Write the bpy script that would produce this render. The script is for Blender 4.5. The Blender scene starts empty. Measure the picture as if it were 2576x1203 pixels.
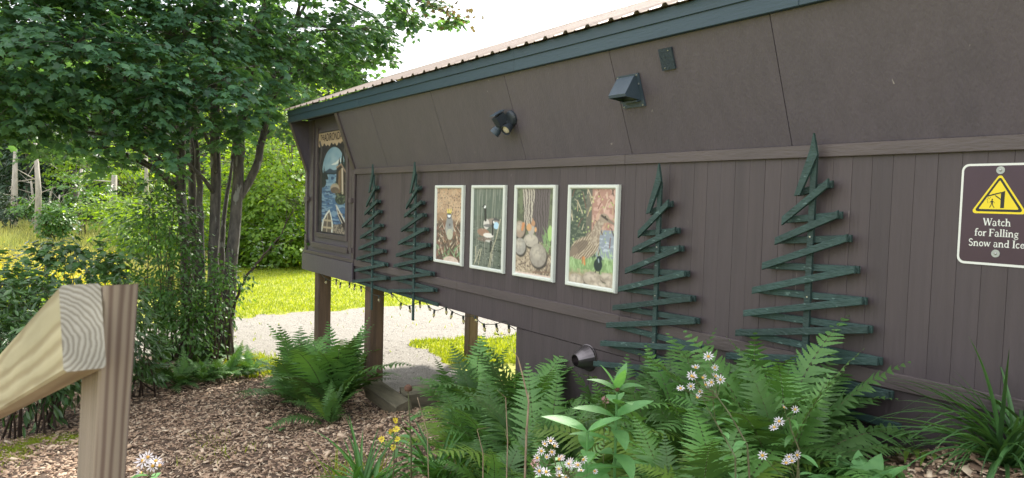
import bpy, math, random
import numpy as np
from mathutils import Matrix, Vector, Quaternion
random.seed(7); rng = np.random.default_rng(11)
scene = bpy.context.scene
COL = scene.collection
# ------------------------------------------------------------ camera
F, A, PIT, ROL = 1849.0, math.radians(34.40), math.radians(2.953), math.radians(1.604)
AX = np.array([-math.cos(A)*math.cos(PIT), math.sin(A)*math.cos(PIT), -math.sin(PIT)])
R0 = np.array([math.sin(A), math.cos(A), 0.0]); U0 = np.cross(R0, AX)
RT = math.cos(ROL)*R0+math.sin(ROL)*U0; UP = -math.sin(ROL)*R0+math.cos(ROL)*U0
cd = bpy.data.cameras.new('camera'); cam = bpy.data.objects.new('camera', cd); COL.objects.link(cam)
cd.sensor_width = 36; cd.lens = F/2576*36; cd.clip_start = 0.05; cd.clip_end = 2000
cam.matrix_world = Matrix(((RT[0], UP[0], -AX[0], 0), (RT[1], UP[1], -AX[1], 0), (RT[2], UP[2], -AX[2], 0), (0, 0, 0, 1)))
cd.dof.use_dof = True; cd.dof.focus_distance = 6.0; cd.dof.aperture_fstop = 11
scene.camera = cam
# ------------------------------------------------------------ light
SUN_EL, SUN_AZ = math.radians(46), math.radians(-40)      # azimuth clockwise from +Y
sd = np.array([math.sin(SUN_AZ)*math.cos(SUN_EL), math.cos(SUN_AZ)*math.cos(SUN_EL), math.sin(SUN_EL)])
w = bpy.data.worlds.new('World'); scene.world = w; w.use_nodes = True
nt = w.node_tree; nt.nodes.clear(); N = nt.nodes.new; Lk = nt.links.new
out = N('ShaderNodeOutputWorld'); bg = N('ShaderNodeBackground'); sky = N('ShaderNodeTexSky')
sky.sky_type = 'NISHITA'; sky.sun_disc = False; sky.sun_elevation = SUN_EL; sky.sun_rotation = SUN_AZ
sky.air_density = 1.0; sky.dust_density = 3.0
tc = N('ShaderNodeTexCoord'); nz = N('ShaderNodeTexNoise'); nz.inputs['Scale'].default_value = 1.6; nz.inputs['Detail'].default_value = 5
mp = N('ShaderNodeMapping'); mp.inputs['Scale'].default_value = (1, 1, 2.6)
Lk(tc.outputs['Generated'], mp.inputs[0]); Lk(mp.outputs[0], nz.inputs['Vector'])
cr = N('ShaderNodeValToRGB'); cr.color_ramp.elements[0].position = .35; cr.color_ramp.elements[1].position = .65
cr.color_ramp.elements[0].color = (7.2, 7.5, 7.9, 1); cr.color_ramp.elements[1].color = (8.8, 8.8, 8.8, 1)
Lk(nz.outputs['Fac'], cr.inputs[0])
mx = N('ShaderNodeMix'); mx.data_type = 'RGBA'; mx.inputs[0].default_value = .86
Lk(sky.outputs[0], mx.inputs[6]); Lk(cr.outputs[0], mx.inputs[7]); Lk(mx.outputs[2], bg.inputs[0])
bg.inputs['Strength'].default_value = 0.10
Lk(bg.outputs[0], out.inputs[0])
sl = bpy.data.lights.new('sun', 'SUN'); sun = bpy.data.objects.new('sun', sl); COL.objects.link(sun)
sl.energy = 3.4; sl.angle = math.radians(5); sl.color = (1, .94, .84)
sun.rotation_mode = 'QUATERNION'; sun.rotation_quaternion = Vector(tuple(sd)).to_track_quat('Z', 'Y')
scene.view_settings.view_transform = 'Standard'; scene.view_settings.look = 'None'
scene.view_settings.gamma = 1; scene.view_settings.use_curve_mapping = False
scene.view_settings.exposure = 1.42
scene.render.engine = 'CYCLES'
scene.cycles.max_bounces = 7; scene.cycles.transparent_max_bounces = 6

# ------------------------------------------------------------ geometry of view and ground
def ray(x, y): return AX+RT*(x-1288)/F-UP*(y-601.25)/F
def P(x, y, z): return ray(x, y)*z
def proj(Q):
    Q = np.atleast_2d(Q); z = Q@AX
    return 1288+F*(Q@RT)/z, 601.25-F*(Q@UP)/z, z
gx = [-200, -14, -9.0, -8.0, -6.5, -5.0, -3.5, -2.6, -2.1, -1.75, -1.4, -0.8, 3, 200]
gz = [-2.42, -2.42, -2.36, -2.3, -2.14, -1.93, -1.66, -1.45, -1.30, -1.15, -1.02, -.97, -.93, -.93]
def vnoise(x, y, s, seed=0):
    x = np.asarray(x, float)*s+17.3*seed; y = np.asarray(y, float)*s-9.1*seed
    i = np.floor(x); j = np.floor(y); fx = x-i; fy = y-j; fx = fx*fx*(3-2*fx); fy = fy*fy*(3-2*fy)
    h = lambda a, b: np.mod(np.sin(a*127.1+b*311.7+seed*74.7)*43758.5453, 1.0)
    return (h(i, j)*(1-fx)+h(i+1, j)*fx)*(1-fy)+(h(i, j+1)*(1-fx)+h(i+1, j+1)*fx)*fy
def gh(X, Y):
    X = np.asarray(X, float); Y = np.asarray(Y, float)
    g = np.interp(X, gx, gz)
    t = np.clip((3.2-Y)/3.5, 0, 1)*np.clip((X+8)/3, 0, 1)
    g = g-(.30*t)*np.clip((X+6)/4+.6, 0, 1)
    return g+.03*(vnoise(X, Y, 1.3)-.5)*np.clip((X+40)/20, 0, 1)
def gp(x, y):
    v = ray(x, y); t = 2.0
    for k in range(4000):
        q = v*t
        if q[2] < gh(q[0], q[1]): break
        t += .01*max(1, t/8)
    return v*t
# ------------------------------------------------------------ objects
WL = {}
def tag(o, label=None, cat=None, group=None, kind=None):
    if label: o['label'] = label
    if cat: o['category'] = cat
    if group: o['group'] = group
    if kind: o['kind'] = kind
    return o
def empty(name, loc, label=None, cat=None, group=None):
    o = bpy.data.objects.new(name, None); COL.objects.link(o); o.location = tuple(float(a) for a in loc)
    o.empty_display_size = .1; WL[o] = np.array(loc, float)
    return tag(o, label, cat, group)
def mk(name, V, Fc, mat=None, smooth=False, tint=None, col=None, mi=None):
    """V (n,3); Fc array (m,k) or list of tuples"""
    me = bpy.data.meshes.new(name); V = np.asarray(V, float)
    if isinstance(Fc, np.ndarray):
        m, k = Fc.shape
        me.vertices.add(len(V)); me.vertices.foreach_set('co', V.ravel().astype('f4'))
        me.loops.add(m*k); me.loops.foreach_set('vertex_index', Fc.ravel().astype('i4'))
        me.polygons.add(m); me.polygons.foreach_set('loop_start', np.arange(0, m*k, k, dtype='i4'))
        try: me.polygons.foreach_set('loop_total', np.full(m, k, 'i4'))
        except Exception: pass
        me.update(calc_edges=True)
    else:
        me.from_pydata([tuple(v) for v in V], [], [tuple(int(i) for i in f) for f in Fc])
    if smooth: me.polygons.foreach_set('use_smooth', np.ones(len(me.polygons), bool))
    if tint is not None:
        a = me.attributes.new('tint', 'FLOAT', 'POINT'); a.data.foreach_set('value', np.asarray(tint, 'f4'))
    if col is not None:
        a = me.color_attributes.new('paint', 'FLOAT_COLOR', 'POINT')
        c = np.ones((len(V), 4), 'f4'); c[:, :3] = col; a.data.foreach_set('color', c.ravel())
    if mat:
        for q in (mat if isinstance(mat, list) else [mat]): me.materials.append(q)
    if mi is not None: me.polygons.foreach_set('material_index', np.asarray(mi, 'i4'))
    me.update()
    return me
def put(name, me, parent=None, M=None):
    o = bpy.data.objects.new(name, me); COL.objects.link(o)
    if parent: o.parent = parent
    if M is not None: o.matrix_basis = M
    return o
def wl(o):
    return WL[o] if o in WL else np.zeros(3)
def part(name, V, Fc, mat, parent=None, **k):
    """V in world coordinates; parents are unrotated"""
    base = wl(parent) if parent else np.zeros(3)
    V = np.asarray(V, float)
    c = (V.min(0)+V.max(0))/2; c[2] = V[:, 2].min()
    o = put(name, mk(name, V-c, Fc, mat, **k), parent); o.location = tuple(c-base); WL[o] = c
    return o
class B:
    def __init__(s): s.v = []; s.f = []
    def add(s, v, f):
        n = len(s.v); s.v += [tuple(map(float, a)) for a in v]; s.f += [tuple(i+n for i in q) for q in f]; return s
    def box(s, x0, x1, y0, y1, z0, z1):
        return s.add([(x0, y0, z0), (x1, y0, z0), (x1, y1, z0), (x0, y1, z0), (x0, y0, z1), (x1, y0, z1), (x1, y1, z1), (x0, y1, z1)],
                     [(0, 3, 2, 1), (4, 5, 6, 7), (0, 1, 5, 4), (1, 2, 6, 5), (2, 3, 7, 6), (3, 0, 4, 7)])
    def cbox(s, x0, x1, y0, y1, z0, z1, b=.004):
        """box with chamfered long outline seen from the front (-y side)"""
        v = [(x0, y1, z0), (x1, y1, z0), (x1, y1, z1), (x0, y1, z1), (x0, y0+b, z0), (x1, y0+b, z0), (x1, y0+b, z1), (x0, y0+b, z1),
             (x0+b, y0, z0+b), (x1-b, y0, z0+b), (x1-b, y0, z1-b), (x0+b, y0, z1-b)]
        return s.add(v, [(0, 3, 2, 1), (0, 1, 5, 4), (1, 2, 6, 5), (2, 3, 7, 6), (3, 0, 4, 7), (4, 5, 9, 8), (5, 6, 10, 9), (6, 7, 11, 10), (7, 4, 8, 11), (8, 9, 10, 11)])
    def obox(s, c, ex, ey, ez):
        c, ex, ey, ez = map(np.array, (c, ex, ey, ez)); v = []
        for k in (-1, 1):
            for a, b in ((-1, -1), (1, -1), (1, 1), (-1, 1)): v.append(c+ex*a+ey*b+ez*k)
        return s.add(v, [(0, 3, 2, 1), (4, 5, 6, 7), (0, 1, 5, 4), (1, 2, 6, 5), (2, 3, 7, 6), (3, 0, 4, 7)])
    def prism(s, poly, ax, a0, a1):
        """poly: list of 2D points, extruded along axis ax ('x','y') from a0 to a1"""
        n = len(poly); v = []
        for a in (a0, a1):
            for p in poly: v.append((a, p[0], p[1]) if ax == 'x' else (p[0], a, p[1]))
        f = [tuple(range(n-1, -1, -1)), tuple(range(n, 2*n))]+[(i, (i+1) % n, n+(i+1) % n, n+i) for i in range(n)]
        return s.add(v, f)
    def tube(s, pts, rad, n=8, cap=True):
        pts = np.array(pts, float); m = len(pts); rad = np.broadcast_to(np.asarray(rad, float), (m,)); base = len(s.v)
        t = np.gradient(pts, axis=0) if m > 2 else np.tile(pts[-1]-pts[0], (m, 1))
        up = np.array([.13, .99, .05]) if abs(t[0][2]) > .6*np.linalg.norm(t[0]) else np.array([0, 0, 1.])
        v = []
        for i in range(m):
            d = t[i]/max(1e-9, np.linalg.norm(t[i])); a = np.cross(up, d); a /= max(1e-9, np.linalg.norm(a)); b = np.cross(d, a)
            for k in range(n):
                q = 2*math.pi*k/n; v.append(pts[i]+rad[i]*(a*math.cos(q)+b*math.sin(q)))
        f = [(i*n+k, i*n+(k+1) % n, (i+1)*n+(k+1) % n, (i+1)*n+k) for i in range(m-1) for k in range(n)]
        if cap: f += [tuple(range(n-1, -1, -1)), tuple((m-1)*n+k for k in range(n))]
        return s.add(v, f)
    def lathe(s, prof, c, d, n=16, capend=True):
        """prof list of (along, radius) about direction d from c"""
        d = np.array(d, float); d /= np.linalg.norm(d); a = np.cross(d, [0, 0, 1.]) if abs(d[2]) < .9 else np.cross(d, [0, 1., 0]); a /= np.linalg.norm(a); b = np.cross(d, a)
        v = []; m = len(prof); c = np.array(c, float)
        for h, r in prof:
            for k in range(n): q = 2*math.pi*k/n; v.append(c+d*h+r*(a*math.cos(q)+b*math.sin(q)))
        f = [(i*n+k, i*n+(k+1) % n, (i+1)*n+(k+1) % n, (i+1)*n+k) for i in range(m-1) for k in range(n)]
        if capend: f += [tuple(range(n-1, -1, -1)), tuple((m-1)*n+k for k in range(n))]
        return s.add(v, f)
    def out(s, name, mat, parent=None, **k): return part(name, s.v, s.f, mat, parent, **k)
def norm(a): a = np.asarray(a, float); return a/np.maximum(1e-9, np.linalg.norm(a, axis=-1, keepdims=True))
def frames(d, n):
    """rotation matrices with y axis d and z axis close to n ; (N,3,3), columns x,y,z"""
    d = norm(d); x = norm(np.cross(d, n)); z = np.cross(x, d)
    return np.stack([x, d, z], -1)
def inst(tv, tf, R, L):
    n = len(L); v = (np.einsum('nij,vj->nvi', R, tv)+L[:, None]).reshape(-1, 3)
    f = (tf[None]+(np.arange(n)*len(tv))[:, None, None]).reshape(-1, tf.shape[1])
    return v, f
def M4(R, L, s=1.0):
    m = Matrix.Identity(4)
    for i in range(3):
        for j in range(3): m[i][j] = float(R[i][j])*s
        m[i][3] = float(L[i])
    return m
# ------------------------------------------------------------ materials
def mat(name, c1, c2=None, scale=8, rough=.6, bump=0., bscale=None, stretch=(1, 1, 1), trans=0., tint=0., rnd=0., spec=.5, metal=0., detail=6, tcol=None, ramp=(.35, .65), dist=.01, wear=None, streak=0):
    m = bpy.data.materials.new(name); m.use_nodes = True; t = m.node_tree; t.nodes.clear(); n = t.nodes.new; l = t.links.new
    o = n('ShaderNodeOutputMaterial'); p = n('ShaderNodeBsdfPrincipled')
    p.inputs['Roughness'].default_value = rough; p.inputs['Metallic'].default_value = metal
    p.inputs['Specular IOR Level'].default_value = spec
    c2 = c2 or tuple(a*.7 for a in c1)
    tc = n('ShaderNodeTexCoord'); mp = n('ShaderNodeMapping'); mp.inputs['Scale'].default_value = stretch
    l(tc.outputs['Object'], mp.inputs[0])
    # shift the pattern for every object so that shared meshes do not repeat
    oi = n('ShaderNodeObjectInfo'); ad = n('ShaderNodeVectorMath'); ad.operation = 'ADD'
    sc = n('ShaderNodeVectorMath'); sc.operation = 'SCALE'; sc.inputs['Scale'].default_value = 37.
    cb = n('ShaderNodeCombineXYZ'); l(oi.outputs['Random'], cb.inputs[0]); l(oi.outputs['Random'], cb.inputs[2]); l(cb.outputs[0], sc.inputs[0])
    l(mp.outputs[0], ad.inputs[0]); l(sc.outputs[0], ad.inputs[1])
    z = n('ShaderNodeTexNoise'); z.inputs['Scale'].default_value = scale; z.inputs['Detail'].default_value = detail; z.inputs['Roughness'].default_value = .62
    l(ad.outputs[0], z.inputs['Vector'])
    r = n('ShaderNodeValToRGB'); r.color_ramp.elements[0].position = ramp[0]; r.color_ramp.elements[1].position = ramp[1]
    r.color_ramp.elements[0].color = (*c1, 1); r.color_ramp.elements[1].color = (*c2, 1); l(z.outputs['Fac'], r.inputs[0])
    c = r.outputs[0]
    if streak:   # rain streaks running down the boards
        sm_ = n('ShaderNodeMapping'); sm_.inputs['Scale'].default_value = (22, 22, 1.1); l(tc.outputs['Object'], sm_.inputs[0]); sa = n('ShaderNodeVectorMath'); sa.operation = 'ADD'; l(sm_.outputs[0], sa.inputs[0]); l(sc.outputs[0], sa.inputs[1])
        sz_ = n('ShaderNodeTexNoise'); sz_.inputs['Scale'].default_value = 1.0; sz_.inputs['Detail'].default_value = 5; l(sa.outputs[0], sz_.inputs['Vector'])
        sr = n('ShaderNodeMapRange'); sr.inputs[1].default_value = .35; sr.inputs[2].default_value = .7; sr.inputs[3].default_value = 1-streak; sr.inputs[4].default_value = 1+streak; l(sz_.outputs['Fac'], sr.inputs[0])
        sx_ = n('ShaderNodeVectorMath'); sx_.operation = 'SCALE'; l(c, sx_.inputs[0]); l(sr.outputs[0], sx_.inputs['Scale']); c = sx_.outputs[0]
    if wear:   # pale scuffs : (colour, scale, threshold)
        wz = n('ShaderNodeTexNoise'); wz.inputs['Scale'].default_value = wear[1]; wz.inputs['Detail'].default_value = 8; l(ad.outputs[0], wz.inputs['Vector'])
        wr = n('ShaderNodeValToRGB'); wr.color_ramp.elements[0].position = wear[2]; wr.color_ramp.elements[1].position = wear[2]+.03
        l(wz.outputs['Fac'], wr.inputs[0])
        wm = n('ShaderNodeMix'); wm.data_type = 'RGBA'; l(wr.outputs[0], wm.inputs[0]); l(c, wm.inputs[6]); wm.inputs[7].default_value = (*wear[0], 1); c = wm.outputs[2]
    if tint or rnd:
        h = n('ShaderNodeHueSaturation'); v = None
        if tint:
            at = n('ShaderNodeAttribute'); at.attribute_name = 'tint'; src = at.outputs['Fac']; k = tint
        else: src = oi.outputs['Random']; k = rnd
        mr = n('ShaderNodeMapRange'); mr.inputs[3].default_value = 1-k; mr.inputs[4].default_value = 1+k; l(src, mr.inputs[0]); l(mr.outputs[0], h.inputs['Value'])
        if tint:
            mh = n('ShaderNodeMapRange'); mh.inputs[3].default_value = .515; mh.inputs[4].default_value = .485; l(src, mh.inputs[0]); l(mh.outputs[0], h.inputs['Hue'])
        l(c, h.inputs['Color']); c = h.outputs[0]
    l(c, p.inputs['Base Color'])
    if bump:
        bz = n('ShaderNodeTexNoise'); bz.inputs['Scale'].default_value = bscale or scale*3; bz.inputs['Detail'].default_value = 5; l(ad.outputs[0], bz.inputs['Vector'])
        bp = n('ShaderNodeBump'); bp.inputs['Strength'].default_value = bump; bp.inputs['Distance'].default_value = dist; l(bz.outputs['Fac'], bp.inputs['Height']); l(bp.outputs[0], p.inputs['Normal'])
    sh = p.outputs[0]
    if trans:
        tr = n('ShaderNodeBsdfTranslucent'); hs = n('ShaderNodeMix'); hs.data_type = 'RGBA'; hs.blend_type = 'MULTIPLY'; hs.inputs[0].default_value = 1
        l(c, hs.inputs[6]); hs.inputs[7].default_value = (*(tcol or (1.9, 1.7, .55)), 1); hs.clamp_result = False; l(hs.outputs[2], tr.inputs[0])
        ms = n('ShaderNodeMixShader'); ms.inputs[0].default_value = trans; l(sh, ms.inputs[1]); l(tr.outputs[0], ms.inputs[2]); sh = ms.outputs[0]
    l(sh, o.inputs[0])
    return m
def paintmat(name, rough=.45):
    m = bpy.data.materials.new(name); m.use_nodes = True; t = m.node_tree
    p = t.nodes['Principled BSDF']; a = t.nodes.new('ShaderNodeAttribute'); a.attribute_name = 'paint'; t.links.new(a.outputs['Color'], p.inputs['Base Color']); p.inputs['Roughness'].default_value = rough
    return m
BROWN = (.060, .046, .045)
m_side = mat('brown_siding_paint', (.074, .057, .062), (.060, .047, .053), 5, .55, .35, 60, (1, 1, .12), rnd=.07, wear=((.24, .21, .20), 45, .715), streak=.08)
m_panel = mat('brown_panel_flare_tint', (.104, .088, .108), (.094, .081, .101), 3, .5, .3, 90, (1, 1, .25), rnd=.05, wear=((.3, .27, .27), 30, .735), streak=.06)  # brown paint lifted toward purple, with the lens flare wash in its colour
m_trim = mat('brown_trim_paint', (.098, .077, .078), (.078, .062, .064), 9, .5, .3, 80, (.2, 1, 1), rnd=.07)
m_fascia = mat('teal_fascia_flare_tint', (.030, .062, .086), (.026, .054, .077), 6, .5, .25, 70, (.15, 1, 1), rnd=.04)  # teal paint with the blue cast of the lens flare mixed in
m_slat = mat('green_slat_paint', (.030, .066, .060), (.022, .051, .047), 14, .65, .6, 90, (.4, 1, 1), rnd=.2, wear=((.09, .15, .14), 50, .655), streak=.15)
m_roof = mat('tan_metal_roofing', (.42, .34, .28), (.36, .29, .25), 4, .38, .1, 30, metal=.3)
m_post = mat('stained_post_wood', (.15, .095, .062), (.07, .045, .033), 14, .7, .6, 50, (1, 1, .08))
m_black = mat('dark_plastic', (.035, .045, .06), (.025, .033, .045), 20, .42)
m_hood = mat('grey_blue_hood_plastic', (.05, .075, .105), (.04, .062, .088), 12, .45, .1, 60)
m_lens = mat('cream_lamp_lens', (.62, .57, .45), (.55, .5, .4), 5, .25)
m_frame = mat('pale_green_white_frame', (.72, .76, .70), (.66, .70, .65), 10, .35, .05, 50)
m_screw = mat('steel_screw', (.5, .5, .48), (.4, .4, .4), 20, .3, metal=.8)
m_cone = mat('dark_sheet_metal', (.20, .18, .19), (.13, .115, .12), 8, .30, metal=.85)
# ------------------------------------------------------------ structure: lawn, mulch, gravel, meadow
def grid_region(name, x0, x1, y0, y1, step, mask, off, mtl, label, noise=0.0, ns=8.0):
    xs = np.arange(x0, x1+step/2, step); ys = np.arange(y0, y1+step/2, step); X, Y = np.meshgrid(xs, ys)
    Z = gh(X, Y)+off+noise*(vnoise(X, Y, ns, 3)-.5)
    ny, nx = X.shape; idx = np.arange(nx*ny).reshape(ny, nx)
    f = np.stack([idx[:-1, :-1], idx[:-1, 1:], idx[1:, 1:], idx[1:, :-1]], -1).reshape(-1, 4)
    cx = (X[:-1, :-1]+step/2).ravel(); cy = (Y[:-1, :-1]+step/2).ravel(); f = f[mask(cx, cy)]
    V = np.stack([X, Y, Z], -1).reshape(-1, 3); used = np.unique(f); mp = np.zeros(len(V), int); mp[used] = np.arange(len(used))
    o = part(name, V[used], mp[f], mtl, None, smooth=True); tag(o, label, None, None, 'structure'); return o
m_lawn = mat('lawn_ground', (.25, .28, .03), (.31, .32, .04), .9, .9, .6, 25, detail=8)
m_mulch = mat('mulch_ground', (.16, .105, .07), (.05, .034, .025), 28, .9, 1., 60, detail=8, ramp=(.3, .7))
m_gravel = mat('pale_gravel', (.34, .315, .275), (.25, .23, .20), 26, .9, 1., 90, detail=9, ramp=(.3, .62), dist=.02)
m_meadow = mat('meadow_ground', (.2, .2, .06), (.22, .24, .07), .5, .95, .5, 12)
xs = np.concatenate([[-900, -300, -150, -80, -50, -35], np.arange(-28, 4.1, .5), [10, 30, 100, 300, 900]]); ys = np.concatenate([[-900, -300, -100, -50, -25, -12], np.arange(-8, 24.1, .5), [35, 60, 120, 300, 900]])
X, Y = np.meshgrid(xs, ys); Z = gh(X, Y)-.03; idx = np.arange(X.size).reshape(X.shape)
f = np.stack([idx[:-1, :-1], idx[:-1, 1:], idx[1:, 1:], idx[1:, :-1]], -1).reshape(-1, 4)
o = part('lawn', np.stack([X, Y, Z], -1).reshape(-1, 3), f, m_lawn, None, smooth=True); tag(o, 'sunlit yellow green lawn beyond the gravel drive', kind='structure')
mul_x = [-13, -11.5, -9.6, -7.9, -6, 3]; mul_y = [2.0, 2.4, 2.95, 3.75, 3.95, 3.9]
def mulch_mask(x, y): return (y < np.interp(x, mul_x, mul_y)+.25*(vnoise(x, y, 3, 2)-.5)) & (x > -11.9+.5*vnoise(y, x, 2, 4))
grid_region('mulch_bed', -12.4, 3, -4, 4.2, .07, mulch_mask, .006, m_mulch, 'brown wood chip bed sloping below the building', .035, 9)
def gravel_mask(x, y):
    e = 1.0*(vnoise(x, y, .8, 5)-.5)+.5*(vnoise(x, y, 3, 6)-.5)
    strip = (x > -15.1+e) & (x < -10.9+e)
    apron = (x > -11.6) & (y < 5.75-.35*(x+11)+e*.8) & (y > 2.3)
    low = (x > -11.6) & (y > 2.0)
    return strip | (apron & low)
grid_region('gravel_drive', -16, -3, -9, 26, .08, gravel_mask, -.012, m_gravel, 'pale gravel drive passing under the raised building', .015, 7)
grid_region('meadow', -110, -22, -60, 4.5, 1.5, lambda x, y: (y < 2.2+.6*(vnoise(x, y, .4, 3)-.5)*2), .01, m_meadow, 'tall grass meadow in front of the dark woods', .3, .2)
# ------------------------------------------------------------ the building
D = 3.442; XL, XR, XN = -10.13, 1.25, -8.40      # left end, right end, edge of the mural bay
bld = empty('exhibit_building', (-5, D, -1.04), 'long dark brown raised exhibit building with tan metal roof and blue green fascia', 'building')
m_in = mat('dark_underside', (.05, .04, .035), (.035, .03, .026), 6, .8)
b = B().box(XL+.02, XR, D+.0215, D+.06, -1.03, 1.08); b.box(XN+.04, XR, D+.0045, D+.0212, -.83, .30); b.box(XL+.02, XL+.06, D+.06, 5.9, -1.03, 1.3); b.box(XL+.06, XR, 5.86, 5.9, -1.03, 1.1)
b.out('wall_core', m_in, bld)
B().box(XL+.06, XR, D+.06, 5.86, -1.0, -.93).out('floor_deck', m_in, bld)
# lower siding, one plank at a time (4 in. apart)
pm = None; x = XN+.035; k = 0
while x < XR:
    if pm is None:
        q = B().cbox(-.0503, .0503, 0, .02, 0, 1.13, .0009); pm = mk('siding_plank', q.v, q.f, m_side)
    o = put('siding_plank', pm, bld); o.location = (x+.05+5, 0, .215-.215+1.04-.8475)
    o.location = (x+.05-(-5), random.uniform(-.0008, .0008), -.83-(-1.04)); x += .1016; k += 1
# the siding below the lower band
x = XN+.035; sm = None
q = B().cbox(-.6085, .6085, 0, .02, 0, .21, .003); sm = mk('skirt_panel', q.v, q.f, m_side)
x = XN+.03
while x < XR:
    o = put('skirt_panel', sm, bld); o.location = (x+.609+5, .001, 0.003); x += 1.2192
# bands
for nm, z0, z1, t in (('upper_band', .268, .333, .020), ('lower_band', -.835, -.757, .019)):
    x = XN+.02; i = 0
    for L in (2.5, 2.2, 2.44, 3.1):
        x1 = min(XR, x+L)
        if x1 > x: B().cbox(x, x1-.002, D-t, D-.0015, z0, z1, .003).out(nm, m_trim, bld)
        x = x1
# leaning upper panels
top = np.array([3.20, .985]); bot = np.array([D-.004, .335]); dv = (top-bot); ln = np.linalg.norm(dv); nv = np.array([-dv[1], dv[0]])/ln
if nv[0] > 0: nv = -nv
seams = [XN+.02, -7.47, -6.07, -4.85, -3.627, -2.41, -1.19, .03, XR]
for a, c in zip(seams[:-1], seams[1:]):
    v = []
    for xx, g in ((a+.0025, 1), (c-.0025, 1)):
        for pt in (bot, top):
            for off in (0, .012):
                p2 = pt+nv*off*-1; v.append((xx, p2[0], p2[1]))
    part('leaning_panel', v, [(0, 2, 6, 4), (1, 5, 7, 3), (0, 1, 3, 2), (4, 6, 7, 5), (0, 4, 5, 1), (2, 3, 7, 6)], m_panel, bld)
    b2 = B()
v = [(XN, bot[0]+.02, bot[1]), (XR, bot[0]+.02, bot[1]), (XR, top[0]+.02, top[1]+.06), (XN, top[0]+.02, top[1]+.06)]
part('panel_backing', v+[(p[0], p[1]+.02, p[2]) for p in v], [(0, 1, 2, 3), (7, 6, 5, 4), (0, 4, 5, 1), (2, 6, 7, 3), (0, 3, 7, 4), (1, 5, 6, 2)], m_in, bld)
# fins beside the mural bay, with a trim board on the leaning edge
for xa, xb in ((XN-.03, XN+.0), (XL, XL+.03)):
    B().prism([(D+.02, .30), (D-.002, .335), (3.20, .985), (3.20, 1.03), (D+.02, 1.03)], 'x', xa, xb).out('side_fin', m_panel, bld)
    v = []
    for xx in (xa-.028, xb+.02):
        for pt in (bot+dv*-.02, top): 
            for off in (.002, .020): p2 = pt+nv*off; v.append((xx, p2[0], p2[1]))
    part('fin_trim', v, [(0, 2, 6, 4), (1, 5, 7, 3), (0, 1, 3, 2), (4, 6, 7, 5), (0, 4, 5, 1), (2, 3, 7, 6)], m_trim, bld)
    B().cbox(xa-.028, xb+.02, D-.022, D-.002, -1.036, .322, .003).out('corner_board', m_trim, bld)
# the mural bay
B().box(XL+.03, XN-.03, D+.0, D+.02, -1.036, 1.04).out('bay_panel', m_panel, bld)
for xa in (-9.93, -8.56): B().cbox(xa, xa+.09, D-.022, D-.001, -.66, 1.02, .003).out('bay_trim', m_trim, bld)
for xa in (-10.10, -8.47): B().cbox(xa, xa+.075 if xa > -9 else xa+.15, D-.06, D-.023, -.075, -.02, .003).out('ledge_block', m_trim, bld)
for xa in (-10.10, -8.47): B().cbox(xa, xa+.07, D-.045, D-.0225, -.68, -.62, .003).out('ledge_block', m_trim, bld)
B().cbox(-9.84, -8.56, D-.034, D-.001, -.70, -.63, .003).out('bay_sill', m_trim, bld)
B().cbox(-10.20, -8.36, D-.030, D-.0235, -.80, -.755, .002).out('bay_sill', m_trim, bld)
B().cbox(-10.20, -8.36, D-.040, D-.0235, -1.037, -.805, .002).out('bay_skirt', m_panel, bld)
# fascia in two steps, soffit and roof sheets
x = XL-.02
for L in (2.44, 3.05, 2.44, 2.44, 3.05):
    x1 = min(XR+.1, x+L)
    if x1 > x:
        B().cbox(x, x1-.002, 3.165, 3.198, .985, 1.085, .003).out('fascia_board', m_fascia, bld)
        B().cbox(x, x1-.002, 3.154, 3.164, 1.072, 1.145, .002).out('fascia_cap', m_fascia, bld)
    x = x1
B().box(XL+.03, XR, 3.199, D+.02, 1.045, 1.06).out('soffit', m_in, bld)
sl_ = (1.80-1.15)/(4.7-3.12); wd = .9144
def roofsheet(side):
    prof = []; ribs = [.0, .2286, .4572, .6858]
    for r in ribs: prof += [(r, 0), (r+.018, .020), (r+.042, .020), (r+.06, 0), (r+.12, 0), (r+.126, .004), (r+.136, .004), (r+.142, 0)]
    prof.append((.9142, 0)); prof = np.array(prof); n = len(prof); V = []
    ys = np.linspace(0, 1, 6)
    for yy in ys:
        for px_, pz in prof: V.append((px_, yy*1.58 if side > 0 else -yy*1.2+.0, yy*1.58*sl_+pz) if side > 0 else (px_, -yy*1.2, yy*1.2*sl_+pz))
    V = np.array(V); m = len(V); V = np.concatenate([V, V-[0, 0, .004]])
    f = []
    for j in range(len(ys)-1):
        for i in range(n-1):
            a = j*n+i; f.append((a, a+1, a+n+1, a+n)); f.append((m+a, m+a+n, m+a+n+1, m+a+1))
    for i in range(n-1): f.append((i, m+i, m+i+1, i+1))
    for j in range(len(ys)-1): f.append((j*n, (j+1)*n, m+(j+1)*n, m+j*n)); a = j*n+n-1; f.append((a, m+a, m+a+n, a+n))
    return V, f
V, f_ = roofsheet(1); rm = mk('roof_sheet', V, f_, m_roof)
V, f_ = roofsheet(-1); rm2 = mk('roof_sheet_back', V, f_, m_roof)
x = XL-.06
for i in range(13):
    o = put('roof_sheet', rm, bld); o.location = (x+5, 3.118-D, 1.149+1.04+random.uniform(-.002, .002))
    o = put('roof_sheet', rm2, bld); o.location = (x+5, 5.95-D, 1.80-1.2*sl_+1.04-.03); x += wd+.0006
B().prism([(4.52, 1.748), (4.70, 1.822), (4.90, 1.748), (4.90, 1.74), (4.70, 1.812), (4.52, 1.738)], 'x', XL-.06, XR+.5).out('ridge_cap', m_roof, bld)
B().prism([(3.2, 1.05), (3.2, 1.13), (4.7, 1.74), (5.86, 1.27), (5.86, 1.05)], 'x', XL+.02, XL+.05).out('gable_wall', m_panel, bld)
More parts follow.
